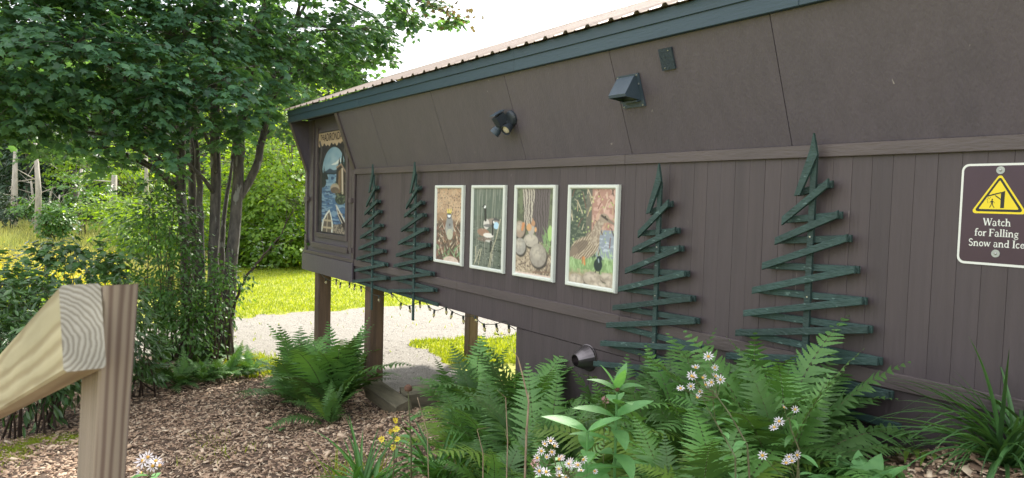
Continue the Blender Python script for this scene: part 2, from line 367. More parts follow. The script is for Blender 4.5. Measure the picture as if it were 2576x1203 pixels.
# foundation under the right part
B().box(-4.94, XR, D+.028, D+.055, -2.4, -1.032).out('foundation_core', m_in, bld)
x = -4.94
for L in (.93, 1.22, 1.22, 1.22, 1.22, 1.22):
    x1 = min(x+L, XR); 
    if x1 > x: B().cbox(x+.0015, x1-.0015, D+.008, D+.027, -2.35, -1.041, .002).out('foundation_panel', m_side, bld)
    x = x1
B().box(-4.96, -4.93, D+.03, 5.8, -2.4, -1.035).out('foundation_side', m_side, bld)
# posts
for (px_, py, wdt) in ((-9.70, 3.53, .085), (-7.98, 3.53, .085), (-9.44, 5.76, .075), (-5.3, 5.76, .075)):
    B().cbox(px_-wdt, px_+wdt, py-wdt, py+wdt, float(gh(px_, py))-.2, -.99, .008).out('support_post', m_post, bld)
for z in (): pass
# ------------------------------------------------------------ slat trees on the wall
Rk = [(.006, .31), (.087, .131), (.15, -.024), (.195, -.142), (.245, -.284), (.293, -.432), (.333, -.562), (.388, -.715), (.442, -.861), (.485, -.997)]
Lk_ = [(-.081, .087), (-.153, -.062), (-.19, -.165), (-.26, -.313), (-.316, -.448), (-.366, -.581), (-.42, -.708), (-.475, -.845), (-.545, -.99)]
def slat(p, q, y0, th=.017, wdt=.036, ext=.012):
    p = np.array(p); q = np.array(q); d = (q-p)/np.linalg.norm(q-p); n = np.array([-d[1], d[0]]); p = p-d*ext; q = q+d*ext
    # vertical cut ends
    h = wdt/2/max(.25, abs(d[0])); h = min(h, wdt*.95); e = np.array([0, 1.])*h if abs(d[0]) > .45 else n*wdt/2
    c = [p-e, q-e, q+e, p+e]; b = .0025
    ctr = sum(c)/4; v = [(a[0], y0, a[1]) for a in c]+[(a[0], y0-th+b, a[1]) for a in c]
    v += [((a+(d*b if i in (0, 3) else -d*b)+(e/np.linalg.norm(e)*b if i < 2 else -e/np.linalg.norm(e)*b))[0], y0-th, (a+(d*b if i in (0, 3) else -d*b)+(e/np.linalg.norm(e)*b if i < 2 else -e/np.linalg.norm(e)*b))[1]) for i, a in enumerate(c)]
    f = [(0, 1, 2, 3), (8, 11, 10, 9)]
    for i in range(4):
        j = (i+1) % 4; f.append((i, 4+i, 4+j, j)); f.append((4+i, 8+i, 8+j, 4+j))
    return v, f
def wood_tree(xc, label, zoff=0, zb=-1.27, seed=0, wf=1.0):
    rr = random.Random(seed); t = empty('slat_tree', (xc, D-.02, zb), label, 'wall decoration', 'green slat trees along the brown wall')
    j = lambda a: (xc+a[0]*wf+rr.uniform(-.006, .006), zoff+a[1]+rr.uniform(-.006, .006))
    R = [j(a) for a in Rk]; L = [j(a) for a in Lk_]; y1 = D-.0205; y2 = y1-.018; y3 = y2-.018
    for i in range(len(L)):          # back slats fall to the right
        v, f = slat(L[i], R[i+1], y1); part('slat', v, f, m_slat, t)
    B().cbox(xc-.017+.0, xc+.017, y2-.016, y2, zb, .27+zoff, .002).out('pole', m_slat, t)
    for i in range(1, len(L)):
        v, f = slat(L[i], R[i], y3); part('slat', v, f, m_slat, t)
    # first slat is a pointed stake
    p = np.array([xc+Lk_[0][0], zoff+Lk_[0][1]]); 
    pol = [(p[0]-.012, p[1]-.02), (p[0]+.022, p[1]-.012), (xc+.030, zoff+.275), (xc+.022, zoff+.315), (xc+.003, zoff+.388), (xc-.014, zoff+.30)]
    B().prism(pol, 'y', y3-.016, y3).out('pointed_slat', m_slat, t)
    sc_ = B()
    for z in (-.14, -.45, -.75, -1.02): sc_.lathe([(0, .005), (.004, .004)], (xc+.002, y2-.016, zoff+z), (0, -1, 0), 8)
    sc_.out('screw', m_screw, t)
    return t
wood_tree(-7.75, 'first dark green zigzag slat tree, nearest the mural bay', -.02, -1.28, 1, .93)
wood_tree(-6.71, 'dark green zigzag slat tree just left of the framed bird picture', -.02, -1.245, 2)
wood_tree(-3.32, 'green zigzag slat tree right of the framed duck picture', -.125, -1.62, 3)
wood_tree(-2.246, 'largest looking green zigzag slat tree, left of the warning sign', .0, -1.9, 4)
# ------------------------------------------------------------ painted pictures
def s2l(c): c = np.clip(c, 0, 1); return np.where(c <= .04045, c/12.92, ((c+.055)/1.055)**2.4)
class Cv:
    def __init__(s, W, H, c):
        s.W, s.H = W, H; s.a = np.ones((H, W, 3))*np.array(c, float); y, x = np.mgrid[0:H, 0:W]; s.x = (x+.5)/W; s.y = (y+.5)/H; s.asp = H/W
    def n(s, sx, sy, seed=0, oct=3):
        r = 0; am = 1; tot = 0
        for k in range(oct): r = r+am*vnoise(s.x*sx*2**k, s.y*sy*2**k, 1, seed+k); tot += am; am *= .55
        return r/tot
    def m(s, mask, c, al=1.0):
        k = (mask*al)[..., None]; s.a = s.a*(1-k)+np.array(c, float)*k if np.ndim(c) < 3 else s.a*(1-k)+c*k; return s
    def ell(s, cx, cy, rx, ry, rot=0, soft=.06):
        X = (s.x-cx); Y = (s.y-cy)*s.asp; c, d = math.cos(rot), math.sin(rot); u = X*c+Y*d; v = -X*d+Y*c
        r = np.sqrt((u/rx)**2+(v/(ry*s.asp))**2); return np.clip((1+soft-r)/(2*soft), 0, 1)
    def line(s, pts, w0, w1=None):
        w1 = w0 if w1 is None else w1; o = np.zeros_like(s.x)
        for i, (p, q) in enumerate(zip(pts[:-1], pts[1:])):
            px_, py = p[0], p[1]*s.asp; dx, dy = q[0]-p[0], (q[1]-p[1])*s.asp; L2 = dx*dx+dy*dy+1e-9
            t = np.clip(((s.x-px_)*dx+(s.y*s.asp-py)*dy)/L2, 0, 1); dd = np.hypot(s.x-px_-t*dx, s.y*s.asp-py-t*dy)
            ww = w0+(w1-w0)*(i+t)/(len(pts)-1); o = np.maximum(o, np.clip((ww-dd)/.008+.5, 0, 1))
        return o
    def poly(s, pts):
        ins = np.zeros(s.x.shape, bool); n = len(pts)
        for i in range(n):
            (x1, y1), (x2, y2) = pts[i], pts[(i+1) % n]
            c = (y1 > s.y) != (y2 > s.y)
            with np.errstate(all='ignore'): xi = (x2-x1)*(s.y-y1)/(y2-y1+1e-12)+x1
            ins ^= c & (s.x < xi)
        return ins.astype(float)
def picture(name, cv, x0, x1, z0, z1, y, parent, m_):
    for _ in range(1): a_ = np.pad(cv.a, ((1, 1), (1, 1), (0, 0)), 'edge'); cv.a = cv.a*.4+.15*(a_[:-2, 1:-1]+a_[2:, 1:-1]+a_[1:-1, :-2]+a_[1:-1, 2:])
    H, W = cv.H, cv.W; X, Z = np.meshgrid(np.linspace(x0, x1, W), np.linspace(z1, z0, H)); V = np.stack([X, np.full_like(X, y), Z], -1).reshape(-1, 3)
    idx = np.arange(W*H).reshape(H, W); f = np.stack([idx[:-1, :-1], idx[1:, :-1], idx[1:, 1:], idx[:-1, 1:]], -1).reshape(-1, 4)
    return part(name, V, f, m_, parent, col=s2l((cv.a*.78+cv.a.mean(2, keepdims=True)*.24)+.05 if 'print' in name else (cv.a*.72+cv.a.mean(2, keepdims=True)*.2+.02)).reshape(-1, 3))
r_ = random.Random(5)
def pic_bird():
    c = Cv(96, 176, (.72, .56, .42)); n = c.n(9, 16, 1); c.m(n > .55, (.80, .66, .5), .6); c.m((c.n(30, 55, 4, 2) > .68), (.25, .17, .12), .7); c.m(c.ell(.2, .4, .4, .06), (.55, .38, .22), .5)
    g = np.clip((c.y-.42)/.08, 0, 1); c.m(g, (.30, .22, .17)); c.m(g*(c.n(18, 30, 9) > .55), (.56, .34, .25), .8)
    for k in range(70):
        x, y = r_.random(), r_.uniform(.42, .95); a = r_.uniform(-1.2, 1.2); L = r_.uniform(.1, .28)
        c.m(c.line([(x, y), (x+L*math.sin(a), y-L*.5*math.cos(a))], r_.uniform(.006, .016), .003), r_.choice([(.85, .76, .6), (.72, .6, .45), (.9, .84, .74), (.4, .28, .2)]))
    for k in range(22):
        x = r_.random(); y = r_.uniform(.8, .98); c.m(c.line([(x, y), (x+r_.uniform(-.25, .25), y-r_.uniform(.03, .12))], .02, .005), r_.choice([(.33, .50, .30), (.45, .62, .40), (.55, .68, .5)]))
    c.m(c.ell(.52, .55, .165, .125), (.60, .60, .57)); c.m(c.ell(.52, .47, .13, .09), (.50, .51, .52)); c.m(c.ell(.54, .63, .12, .075), (.70, .70, .60)); c.m(c.ell(.53, .50, .03, .02), (.32, .3, .3))
    c.m(c.n(40, 60, 20, 2) > .62, (.5, .5, .5), .25); c.m(c.ell(.5, .375, .095, .045), (.22, .24, .28)); c.m(c.ell(.5, .375, .07, .028), (.86, .88, .92)); c.m(c.ell(.5, .345, .07, .02), (.13, .14, .17))
    for dx in (-.05, 0, .055): c.m(c.line([(.5+dx, .335), (.5+dx*1.4, .29)], .022, .014), (.92, .84, .25))
    c.m(c.ell(.60, 1.0, .30, .075), (.80, .70, .63)); c.m(c.ell(.60, 1.0, .26, .06)*(c.n(20, 40, 33) > .5), (.72, .62, .56), .7)
    return c
def pic_geese():
    c = Cv(96, 176, (.25, .30, .25)); n = c.n(26, 3, 2); c.m(n, (.42, .47, .42), .55); c.m(c.y < .35, (.34, .42, .38), .35); c.m((c.n(34, 2.2, 8) > .60), (.56, .56, .52), .6)
    c.m((c.n(8, 70, 12, 2) > .60)*(c.y > .4), (.40, .44, .38), .6); c.m((c.n(10, 60, 14, 2) > .66)*(c.y > .6), (.12, .16, .13), .7)
    for x, a in ((.62, .04), (.7, .03), (.15, -.02), (.2, -.02), (.42, .0)): c.m(c.line([(x+a, 0), (x, .45), (x-.02, .95)], .007), (.66, .64, .58), .8)
    c.m(c.ell(.62, .43, .24, .055, -.1), (.55, .49, .45)); c.m(c.ell(.45, .45, .10, .065), (.80, .77, .74)); c.m(c.line([(.72, .38), (.92, .40)], .03, .01), (.25, .25, .28))
    c.m(c.line([(.42, .40), (.40, .26), (.38, .225)], .032, .036), (.07, .08, .09)); c.m(c.ell(.385, .235, .035, .02), (.92, .93, .95)); c.m(c.line([(.36, .225), (.30, .235)], .016, .006), (.08, .08, .09))
    c.m(c.ell(.77, .46, .09, .045), (.62, .80, .92)); c.m(c.ell(.52, .47, .16, .02), (.32, .33, .34), .8)
    c.m(c.ell(.36, .56, .21, .05, .1), (.60, .43, .34)); c.m(c.ell(.52, .59, .17, .03), (.86, .83, .80)); c.m(c.line([(.66, .57), (.66, .46), (.68, .41)], .03, .034), (.09, .1, .11)); c.m(c.ell(.69, .42, .025, .02), (.9, .9, .92))
    c.m(c.ell(.40, .645, .24, .028), (.48, .38, .33), .8); c.m(c.ell(.55, .66, .12, .015), (.8, .8, .78), .8); c.m(c.line([(.62, .67), (.6, .78)], .035, .02), (.13, .15, .14))
    for pts in ([(.9, .38), (.78, .62), (.62, .82), (.55, 1)], [(.25, .78), (.1, .95)], [(.3, .77), (.2, 1)], [(.1, .75), (.12, .9), (.05, 1)], [(.66, .82), (.6, 1)]): c.m(c.line(pts, .012, .008), (.74, .70, .56))
    for k in range(60): c.m(c.ell(r_.random(), r_.uniform(.5, 1), .012, .004), (.75, .78, .76), .8)
    return c
def pic_squirrel():
    c = Cv(110, 176, (.30, .33, .24)); c.m(c.n(8, 14, 3) > .5, (.44, .50, .34), .6)
    c.m(c.poly([(.15, 0), (.56, 0), (.50, .5), (.22, .42), (.2, .2)]), (.70, .66, .60)); c.m(c.poly([(.5, 0), (.9, 0), (.88, .3), (.82, .62), (.58, .6), (.46, .35)]), (.36, .31, .33))
    tr = c.poly([(.15, 0), (.9, 0), (.82, .6), (.45, .5), (.2, .42)]); bark = np.sin((c.x+.05*c.n(3, 20, 5)-.1*c.y)*95+c.n(9, 7, 7)*6) > .35; c.m(tr*bark, (.22, .18, .18), .75)
    c.m(np.clip((c.y-.62)/.1, 0, 1), (.62, .54, .44)); c.m((c.y > .6)*(c.n(36, 46, 9, 2) > .55), (.78, .70, .58), .8); c.m((c.y > .62)*(c.n(30, 50, 19, 2) > .66), (.3, .23, .18), .8)
    for k in range(40):
        x, y = r_.uniform(.75, 1), r_.uniform(.5, .75); c.m(c.line([(x, y), (x+r_.uniform(-.1, .1), y-.08)], .012, .004), (.45, .62, .35))
    for k in range(40):
        x, y = r_.uniform(.6, 1), r_.uniform(.68, .95); c.m(c.line([(x, y), (x+r_.uniform(-.15, .1), y+.07)], .006), (.35, .28, .24))
    c.m(c.ell(.92, .5, .06, .09), (.60, .78, .40)); 
    for cx, cy, rx, ry, col in ((.10, .48, .15, .10, (.62, .52, .44)), (.42, .60, .20, .075, (.68, .64, .58)), (.12, .68, .16, .10, (.60, .58, .55)), (.62, .76, .225, .135, (.60, .56, .51))):
        c.m(c.ell(cx+.02, cy+.02, rx*1.04, ry*1.04), (.22, .19, .17)); c.m(c.ell(cx, cy, rx, ry), col); c.m(c.ell(cx-.03, cy-.03, rx*.6, ry*.5, 0, .4), (.78, .74, .66), .6); c.m(c.ell(cx, cy, rx, ry)*(c.n(22, 34, 21) > .6), (.5, .46, .42), .4)
    c.m(c.ell(.42, .48, .09, .06), (.66, .62, .58)); c.m(c.ell(.36, .45, .07, .045, .6), (.82, .58, .36)); c.m(c.ell(.47, .40, .055, .035), (.72, .50, .34)); c.m(c.line([(.46, .37), (.45, .35)], .016), (.7, .5, .36)); c.m(c.ell(.54, .47, .03, .03), (.86, .6, .36)); c.m(c.line([(.2, .42), (.17, .48)], .04, .03), (.80, .48, .26))
    c.m(c.line([(.1, .9), (.3, .86)], .01), (.4, .33, .28)); c.m(c.line([(.5, .96), (.95, .93)], .012), (.5, .38, .3)); c.m(c.y > .975, (.85, .74, .70), .8)
    return c
def pic_duck():
    c = Cv(120, 176, (.20, .27, .22)); c.m((c.x < .45)*(c.n(20, 50, 2) > .58), (.45, .50, .38), .7); c.m(np.clip((c.x-.46)/.04, 0, 1)*(c.y < .5), (.66, .46, .40)); c.m((c.x > .5)*(c.y < .5)*(c.n(14, 26, 4) > .5), (.82, .64, .58), .7)
    c.m((c.x > .36)*(c.x < .47)*(c.y < .5), (.42, .38, .34), .7); c.m((c.x > .6)*(c.y > .42)*(c.y < .72), (.50, .55, .62)); c.m((c.x > .6)*(c.y > .42)*(c.y < .72)*(c.n(8, 60, 8) > .6), (.75, .80, .86), .7)
    for k in range(46):
        x, y = r_.uniform(.02, 1), r_.uniform(.05, .75); 
        if x < .55 and y > .45: continue
        a = r_.uniform(-.9, .9); L = r_.uniform(.08, .3); c.m(c.line([(x, y), (x+L*math.sin(a)*.6, y-L*.5), (x+L*math.sin(a), y-L*.6)], .009, .004), r_.choice([(.45, .24, .2), (.75, .62, .45), (.28, .2, .16), (.82, .74, .6)]))
    for k in range(50): c.m(c.ell(r_.uniform(.05, 1), r_.uniform(.05, .6), .016, .007, r_.uniform(-1, 1)), r_.choice([(.62, .74, .38), (.75, .80, .45)]))
    c.m(np.clip((c.y-.69)/.05, 0, 1), (.45, .60, .34)); c.m((c.y > .7)*(c.n(40, 16, 9) > .5), (.60, .74, .46), .7)
    for k in range(50):
        x, y = r_.uniform(.0, 1), r_.uniform(.66, .84); c.m(c.line([(x, y), (x+r_.uniform(-.06, .06), y-r_.uniform(.03, .09))], .009, .003), (.62, .78, .5))
    c.m(np.clip((c.y-.86)/.04, 0, 1)*(c.x < .6), (.58, .52, .40)); c.m((c.y > .84)*(c.n(30, 40, 12, 2) > .55), (.72, .62, .48), .6)
    for cx, cy, rx, ry in ((.18, .97, .18, .07), (.55, .93, .22, .075), (.86, .90, .16, .05), (.72, 1.0, .22, .045), (.95, .97, .12, .06)):
        c.m(c.ell(cx+.01, cy+.008, rx*1.04, ry*1.04), (.25, .22, .2)); c.m(c.ell(cx, cy, rx, ry), (.64, .58, .50)); c.m(c.ell(cx-.02, cy-.02, rx*.7, ry*.5, 0, .4), (.80, .74, .66), .7); c.m(c.ell(cx, cy, rx, ry)*(c.n(24, 34, 26) > .58), (.48, .42, .36), .4)
    body = np.maximum(c.ell(.34, .62, .33, .115, -.28), c.ell(.52, .55, .15, .12, .2)); c.m(body, (.46, .38, .30)); c.m(body*(np.sin((c.x*2.2+c.y*3.1)*55+c.n(9, 12, 6)*7) > .1), (.80, .73, .62), .85); c.m(c.ell(.22, .62, .22, .055, -.45), (.40, .33, .28), .75)
    c.m(c.line([(.02, .70), (.14, .66)], .045, .06), (.5, .42, .35)); c.m(c.line([(.56, .52), (.62, .40), (.72, .315)], .10, .058), (.55, .47, .40)); c.m(c.line([(.56, .52), (.62, .40), (.72, .315)], .10, .058)*(c.n(50, 60, 7, 2) > .5), (.75, .68, .58), .7)
    c.m(c.ell(.76, .30, .105, .045, .25), (.60, .52, .44)); c.m(c.line([(.70, .275), (.86, .325)], .016), (.25, .2, .18)); c.m(c.line([(.86, .325), (.97, .355)], .028, .012), (.48, .42, .36)); c.m(c.ell(.78, .285, .013, .008), (.05, .05, .05))
    c.m(c.line([(.34, .72), (.36, .79)], .018), (.86, .50, .22)); c.m(c.line([(.31, .72), (.31, .78)], .014), (.7, .42, .2))
    c.m(c.ell(.655, .78, .09, .065), (.07, .16, .16)); c.m(c.ell(.68, .715, .055, .03), (.05, .13, .2)); c.m(c.line([(.66, .72), (.67, .75)], .012), (.6, .7, .72)); c.m(c.line([(.62, .83), (.60, .86)], .008), (.1, .1, .1)); c.m(c.line([(.69, .83), (.69, .865)], .008), (.1, .1, .1))
    return c
m_print = paintmat('photographic_print', .38)
def framed(x0, x1, cvf, label):
    z0, z1 = -.612, .132; fw = .030; t = empty('framed_picture', ((x0+x1)/2, D-.002, z0), label, 'picture', 'framed wildlife pictures in a row')
    y0, y1 = D-.034, D-.002; 
    def bar(pts):   # mitred profile bar
        v = []; pr = [(0, y1), (0, y0+.008), (.007, y0), (.021, y0), (.030, y0+.012), (.030, y1)]
        (ax_, az), (bx, bz), inn = pts
        for (ex, ez, sx, sz) in ((ax_, az, inn[0][0], inn[0][1]), (bx, bz, inn[1][0], inn[1][1])):
            for w_, yy in pr: v.append((ex+sx*w_, yy, ez+sz*w_))
        n = len(pr); f = [(i, i+1, n+i+1, n+i) for i in range(n-1)]+[(n-1, 0, n, 2*n-1)]; f += [tuple(range(n-1, -1, -1)), tuple(range(n, 2*n))]
        part('frame_bar', v, f, m_frame, t)
    bar(((x0, z1), (x1, z1), ((1, -1), (-1, -1)))); bar(((x1, z0), (x0, z0), ((-1, 1), (1, 1)))); bar(((x0, z0), (x0, z1), ((1, 1), (1, -1)))); bar(((x1, z1), (x1, z0), ((-1, -1), (-1, 1))))
    B().box(x0+.012, x1-.012, D-.014, D-.003, z0+.012, z1-.012).out('backing', m_frame, t)
    picture('print', cvf(), x0+.028, x1-.028, z0+.028, z1-.028, D-.0165, t, m_print)
framed(-6.331, -5.795, pic_bird, 'narrow framed picture of a yellow crowned grey bird among reeds')
framed(-5.649, -5.110, pic_geese, 'framed picture of two geese swimming on dark green water')
framed(-4.970, -4.423, pic_squirrel, 'framed picture of a squirrel on rocks by a tree trunk')
framed(-4.271, -3.724, pic_duck, 'framed picture of a speckled brown duck above a small dark bird')
# ------------------------------------------------------------ mural
def pic_mural():
    c = Cv(120, 240, (.13, .12, .14)); c.m(c.n(10, 18, 2) > .55, (.24, .21, .22), .6)
    y = c.y
    win = np.maximum(c.ell(.55, .40, .40, .24, 0, .02), ((c.x > .15)*(c.x < .95)*(y > .38)*(y < .985)).astype(float)); win *= (y < .985)
    sk = np.array([.50, .66, .76])+np.zeros_like(c.a); sk = sk+(c.n(4, 8, 5)[..., None]-.5)*np.array([.35, .25, .15]); c.m(win*(y < .42), sk)
    c.m(win*c.poly([(.45, .33), (.62, .31), (.78, .27), (.8, .31), (.6, .335)]), (.86, .88, .86))
    c.m(win*c.poly([(.15, .41), (.3, .385), (.42, .365), (.55, .385), (.75, .375), (.95, .40), (.95, .44), (.15, .44)]), (.17, .27, .36)); c.m(win*(y > .41)*(y < .425), (.10, .16, .2))
    wt = win*(y > .42); c.m(wt, (.24, .42, .62)); c.m(wt*(y < .55), (.42, .60, .74), .7); c.m(wt*(c.n(7, 70, 9, 2) > .55), (.55, .70, .80), .7); c.m(wt*(c.n(6, 60, 13, 2) > .66), (.12, .24, .42), .8)
    for x, h in ((.16, .10), (.22, .13), (.27, .09), (.32, .07)): c.m(c.poly([(x-.05, .47), (x, .47-h), (x+.05, .47)])*win, (.08, .14, .15))
    c.m(win*c.ell(.16, .50, .14, .05), (.10, .16, .15)); 
    for x, h in ((.74, .20), (.84, .26), (.92, .2)): c.m(c.poly([(x-.09, .46), (x, .46-h), (x+.09, .46)])*win, (.08, .15, .15))
    c.m(win*c.poly([(.62, .62), (.66, .36), (.80, .33), (.98, .42), (.98, .66)]), (.20, .16, .13)); c.m(win*c.poly([(.70, .60), (.72, .40), (.80, .37), (.80, .60)]), (.50, .38, .26)); c.m(win*c.line([(.84, .38), (.86, .6)], .03), (.80, .72, .62)); c.m(win*c.line([(.66, .36), (.80, .33), (.98, .42)], .018), (.62, .5, .4))
    c.m(win*c.ell(.60, .555, .15, .045), (.70, .62, .52)); c.m(win*c.ell(.60, .575, .14, .03), (.42, .34, .28)); c.m(win*c.ell(.80, .66, .18, .05), (.13, .20, .15)); c.m(win*(y > .5)*(y < .7)*(c.x > .6)*(c.n(30, 60, 31, 2) > .62), (.55, .60, .42), .6)
    sh = win*(y > .87)*(1-c.poly([(.2, .87), (.9, .87), (.7, .9), (.3, .9)])); c.m(sh*(y > .89), (.62, .56, .48)); c.m(sh*(y > .89)*(c.n(30, 70, 41, 2) > .52), (.25, .22, .2), .8)
    c.m(c.poly([(.13, .985), (.19, .87), (.32, .80), (.43, .76), (.50, .82), (.56, .90), (.55, .985)])*win, (.90, .90, .84)); c.m(c.poly([(.18, .985), (.24, .875), (.36, .81), (.43, .785), (.48, .84), (.51, .91), (.50, .985)])*win, (.40, .35, .30))
    c.m(win*c.line([(.24, .87), (.50, .87)], .018), (.78, .70, .55)); c.m(win*c.line([(.2, .94), (.53, .94)], .018), (.78, .70, .55)); c.m(win*c.line([(.37, .82), (.34, .98)], .015), (.75, .68, .56))
    c.m(c.poly([(.66, .72), (.76, .77), (.88, .83), (.97, .88), (.97, .95), (.85, .90), (.72, .82)])*win, (.16, .09, .10)); c.m(win*c.line([(.66, .72), (.80, .79), (.97, .875)], .018), (.85, .84, .80)); c.m(win*c.line([(.66, .72), (.72, .80), (.86, .88)], .014), (.8, .78, .72)); c.m(win*c.line([(.74, .79), (.86, .80)], .012), (.8, .72, .6))
    edge = np.maximum(c.ell(.55, .40, .42, .25, 0, .02), ((c.x > .13)*(c.x < .97)*(y > .38)).astype(float))-win; c.m(np.clip(edge, 0, 1)*(y < .985), (.09, .08, .09))
    ban = (y < .135+.008*np.sin(c.x*22)+.01*np.sin(c.x*51))*(y > .012); c.m(ban, (.78, .66, .52)); c.m(ban*(c.n(12, 60, 3) > .6), (.70, .58, .45), .4)
    c.m(c.line([(.05, .10), (.12, .17), (.10, .26), (.04, .34)], .03, .02), (.30, .27, .28)); c.m(c.line([(.95, .12), (.9, .2), (.97, .3)], .03, .02), (.34, .30, .3)); c.m(c.line([(.02, .3), (.12, .42), (.10, .6)], .02, .012), (.28, .25, .24))
    return c
mur = empty('wall_mural', (-9.15, D-.03, -.54), 'tall painted mural of a lake with canoes under a lettered banner', 'mural')
mx0, mx1, mz0, mz1 = -9.64, -8.62, -.49, .84
m_mural = paintmat('mural_paint', .6)
B().box(mx0-.03, mx1+.03, D-.018, D-.002, mz0-.03, mz1+.03).out('board', m_panel, mur)
picture('painting', pic_mural(), mx0, mx1, mz0, mz1, D-.0195, mur, m_mural)
for q in ((mx0-.06, mx0, mz0-.06, mz1+.06), (mx1, mx1+.06, mz0-.06, mz1+.06)): B().cbox(q[0], q[1], D-.040, D-.002, q[2], q[3], .003).out('frame_board', m_trim, mur)
B().cbox(mx0+.001, mx1-.001, D-.038, D-.0205, mz0-.06, mz0, .003).out('frame_board', m_trim, mur)
m_ink = mat('dark_brown_lettering', (.035, .022, .025), None, 5, .7)
def text_mesh(s, size, x, z, y, m_, parent, name='lettering', sx=1, off=0.0, sp=1.0):
    cu = bpy.data.curves.new('t', 'FONT'); cu.body = s; cu.size = size; cu.offset = off; cu.space_character = sp; ob = bpy.data.objects.new('t', cu); COL.objects.link(ob)
    bpy.context.view_layer.update(); me = ob.to_mesh(); V = np.array([v.co[:] for v in me.vertices]); f = [tuple(p.vertices) for p in me.polygons]; ob.to_mesh_clear()
    bpy.data.objects.remove(ob); bpy.data.curves.remove(cu)
    W = np.stack([x+V[:, 0]*sx, np.full(len(V), y), z+V[:, 1]], -1); return part(name, W, f, m_, parent)
text_mesh('THE', .095, mx0+.08, .735, D-.0215, m_ink, mur, 'lettering', .78, .001)
text_mesh('ADIRONDACK', .14, mx0+.215, .715, D-.0215, m_ink, mur, 'lettering', .85, .001)
# ------------------------------------------------------------ warning sign
sg = empty('warning_sign', (-1.40, D-.002, -.215), 'purple brown falling snow and ice warning sign with yellow triangle', 'sign')
m_purple = mat('purple_brown_sign_face', (.050, .022, .042), (.043, .018, .036), 4, .35, rnd=0)
m_white = mat('white_sign_paint', (.74, .76, .72), (.70, .72, .69), 4, .4)
m_yel = mat('yellow_sign_paint', (.85, .68, .02), (.80, .63, .02), 4, .4)
m_blk = mat('black_sign_ink', (.012, .014, .016), None, 4, .4)
m_wash = mat('grey_washer', (.42, .45, .43), (.34, .37, .36), 30, .5, metal=.4)
sx0, sx1, sz0, sz1 = -1.556, -1.250, -.216, .216; SY = D-.0015
def rrect(x0, x1, z0, z1, r, n=7):
    p = []
    for cx, cz, a0 in ((x1-r, z1-r, 0), (x0+r, z1-r, 90), (x0+r, z0+r, 180), (x1-r, z0+r, 270)):
        for k in range(n): a = math.radians(a0+90*k/(n-1)); p.append((cx+r*math.cos(a), cz+r*math.sin(a)))
    return p
def plate(name, pts, y0, th, m_, par): return B().prism(pts, 'y', y0-th, y0).out(name, m_, par)
plate('white_plate', rrect(sx0, sx1, sz0, sz1, .030), SY, .0030, m_white, sg)
plate('sign_face', rrect(sx0+.0095, sx1-.0095, sz0+.0105, sz1-.0095, .022), SY-.0030, .0006, m_purple, sg)
scx = (sx0+sx1)/2
def rtri(h0, hw, ht, r):
    cs = [(scx, h0+ht-r*2), (scx-hw+r*1.75, h0+r), (scx+hw-r*1.75, h0+r)]; p = []
    for (cx, cz), a0, a1 in zip(cs, (30, 150, 270), (150, 270, 390)):
        for k in range(7): a = math.radians(a0+(a1-a0)*k/6); p.append((cx+r*math.cos(a), cz+r*math.sin(a)))
    return p
plate('triangle', rtri(.004, .108, .172, .011), SY-.0036, .0006, m_yel, sg)
plate('triangle_border', rtri(.0125, .094, .150, .008), SY-.0042, .0005, m_blk, sg)
plate('triangle_centre', rtri(.0225, .077, .123, .003), SY-.0047, .0005, m_yel, sg)
yy = SY-.0052; th = .0005
ux = lambda a, bz: (scx-.045+a*.001, .028+bz*.001)
plate('pictogram', [ux(*p) for p in [(52, 0), (66, 0), (67, 72), (52, 66)]], yy, th, m_blk, sg)          # post
plate('pictogram', [ux(*p) for p in [(2, 47), (51.8, 62), (51.8, 67), (34, 62), (22, 59), (10, 55), (1, 54)]], yy, th, m_blk, sg)  # snow-laden eave
plate('pictogram', [ux(*p) for p in [(28, 52), (33, 53.6), (51.8, 39), (51.8, 34)]], yy, th, m_blk, sg)
for a, z in ((3, 40), (7, 37), (12, 42), (0, 33), (2, 26), (3, 20)): plate('pictogram', [ux(a, z), ux(a+2, z), ux(a+1.2, z+5), ux(a+.2, z+5)], yy, th, m_blk, sg)
head = [ux(20+3*math.cos(k*.7854), 36+3*math.sin(k*.7854)) for k in range(8)]; plate('pictogram', head, yy, th, m_blk, sg)
plate('pictogram', [ux(*p) for p in [(17, 17), (23, 17), (23.5, 28), (22, 32), (18, 32), (11, 24), (12.5, 22), (17, 26)]], yy, th, m_blk, sg)
for pl in ([(17, 17.2), (20, 17.2), (16.5, 9), (13, 1), (10, 1), (14, 10)], [(20.3, 17.2), (23, 17.2), (25, 10), (31, 1), (27.5, 1), (22, 9)], [(23.6, 29), (24.8, 29.4), (30, 21), (28.6, 20)]): plate('pictogram', [ux(*p) for p in pl], yy, th, m_blk, sg)
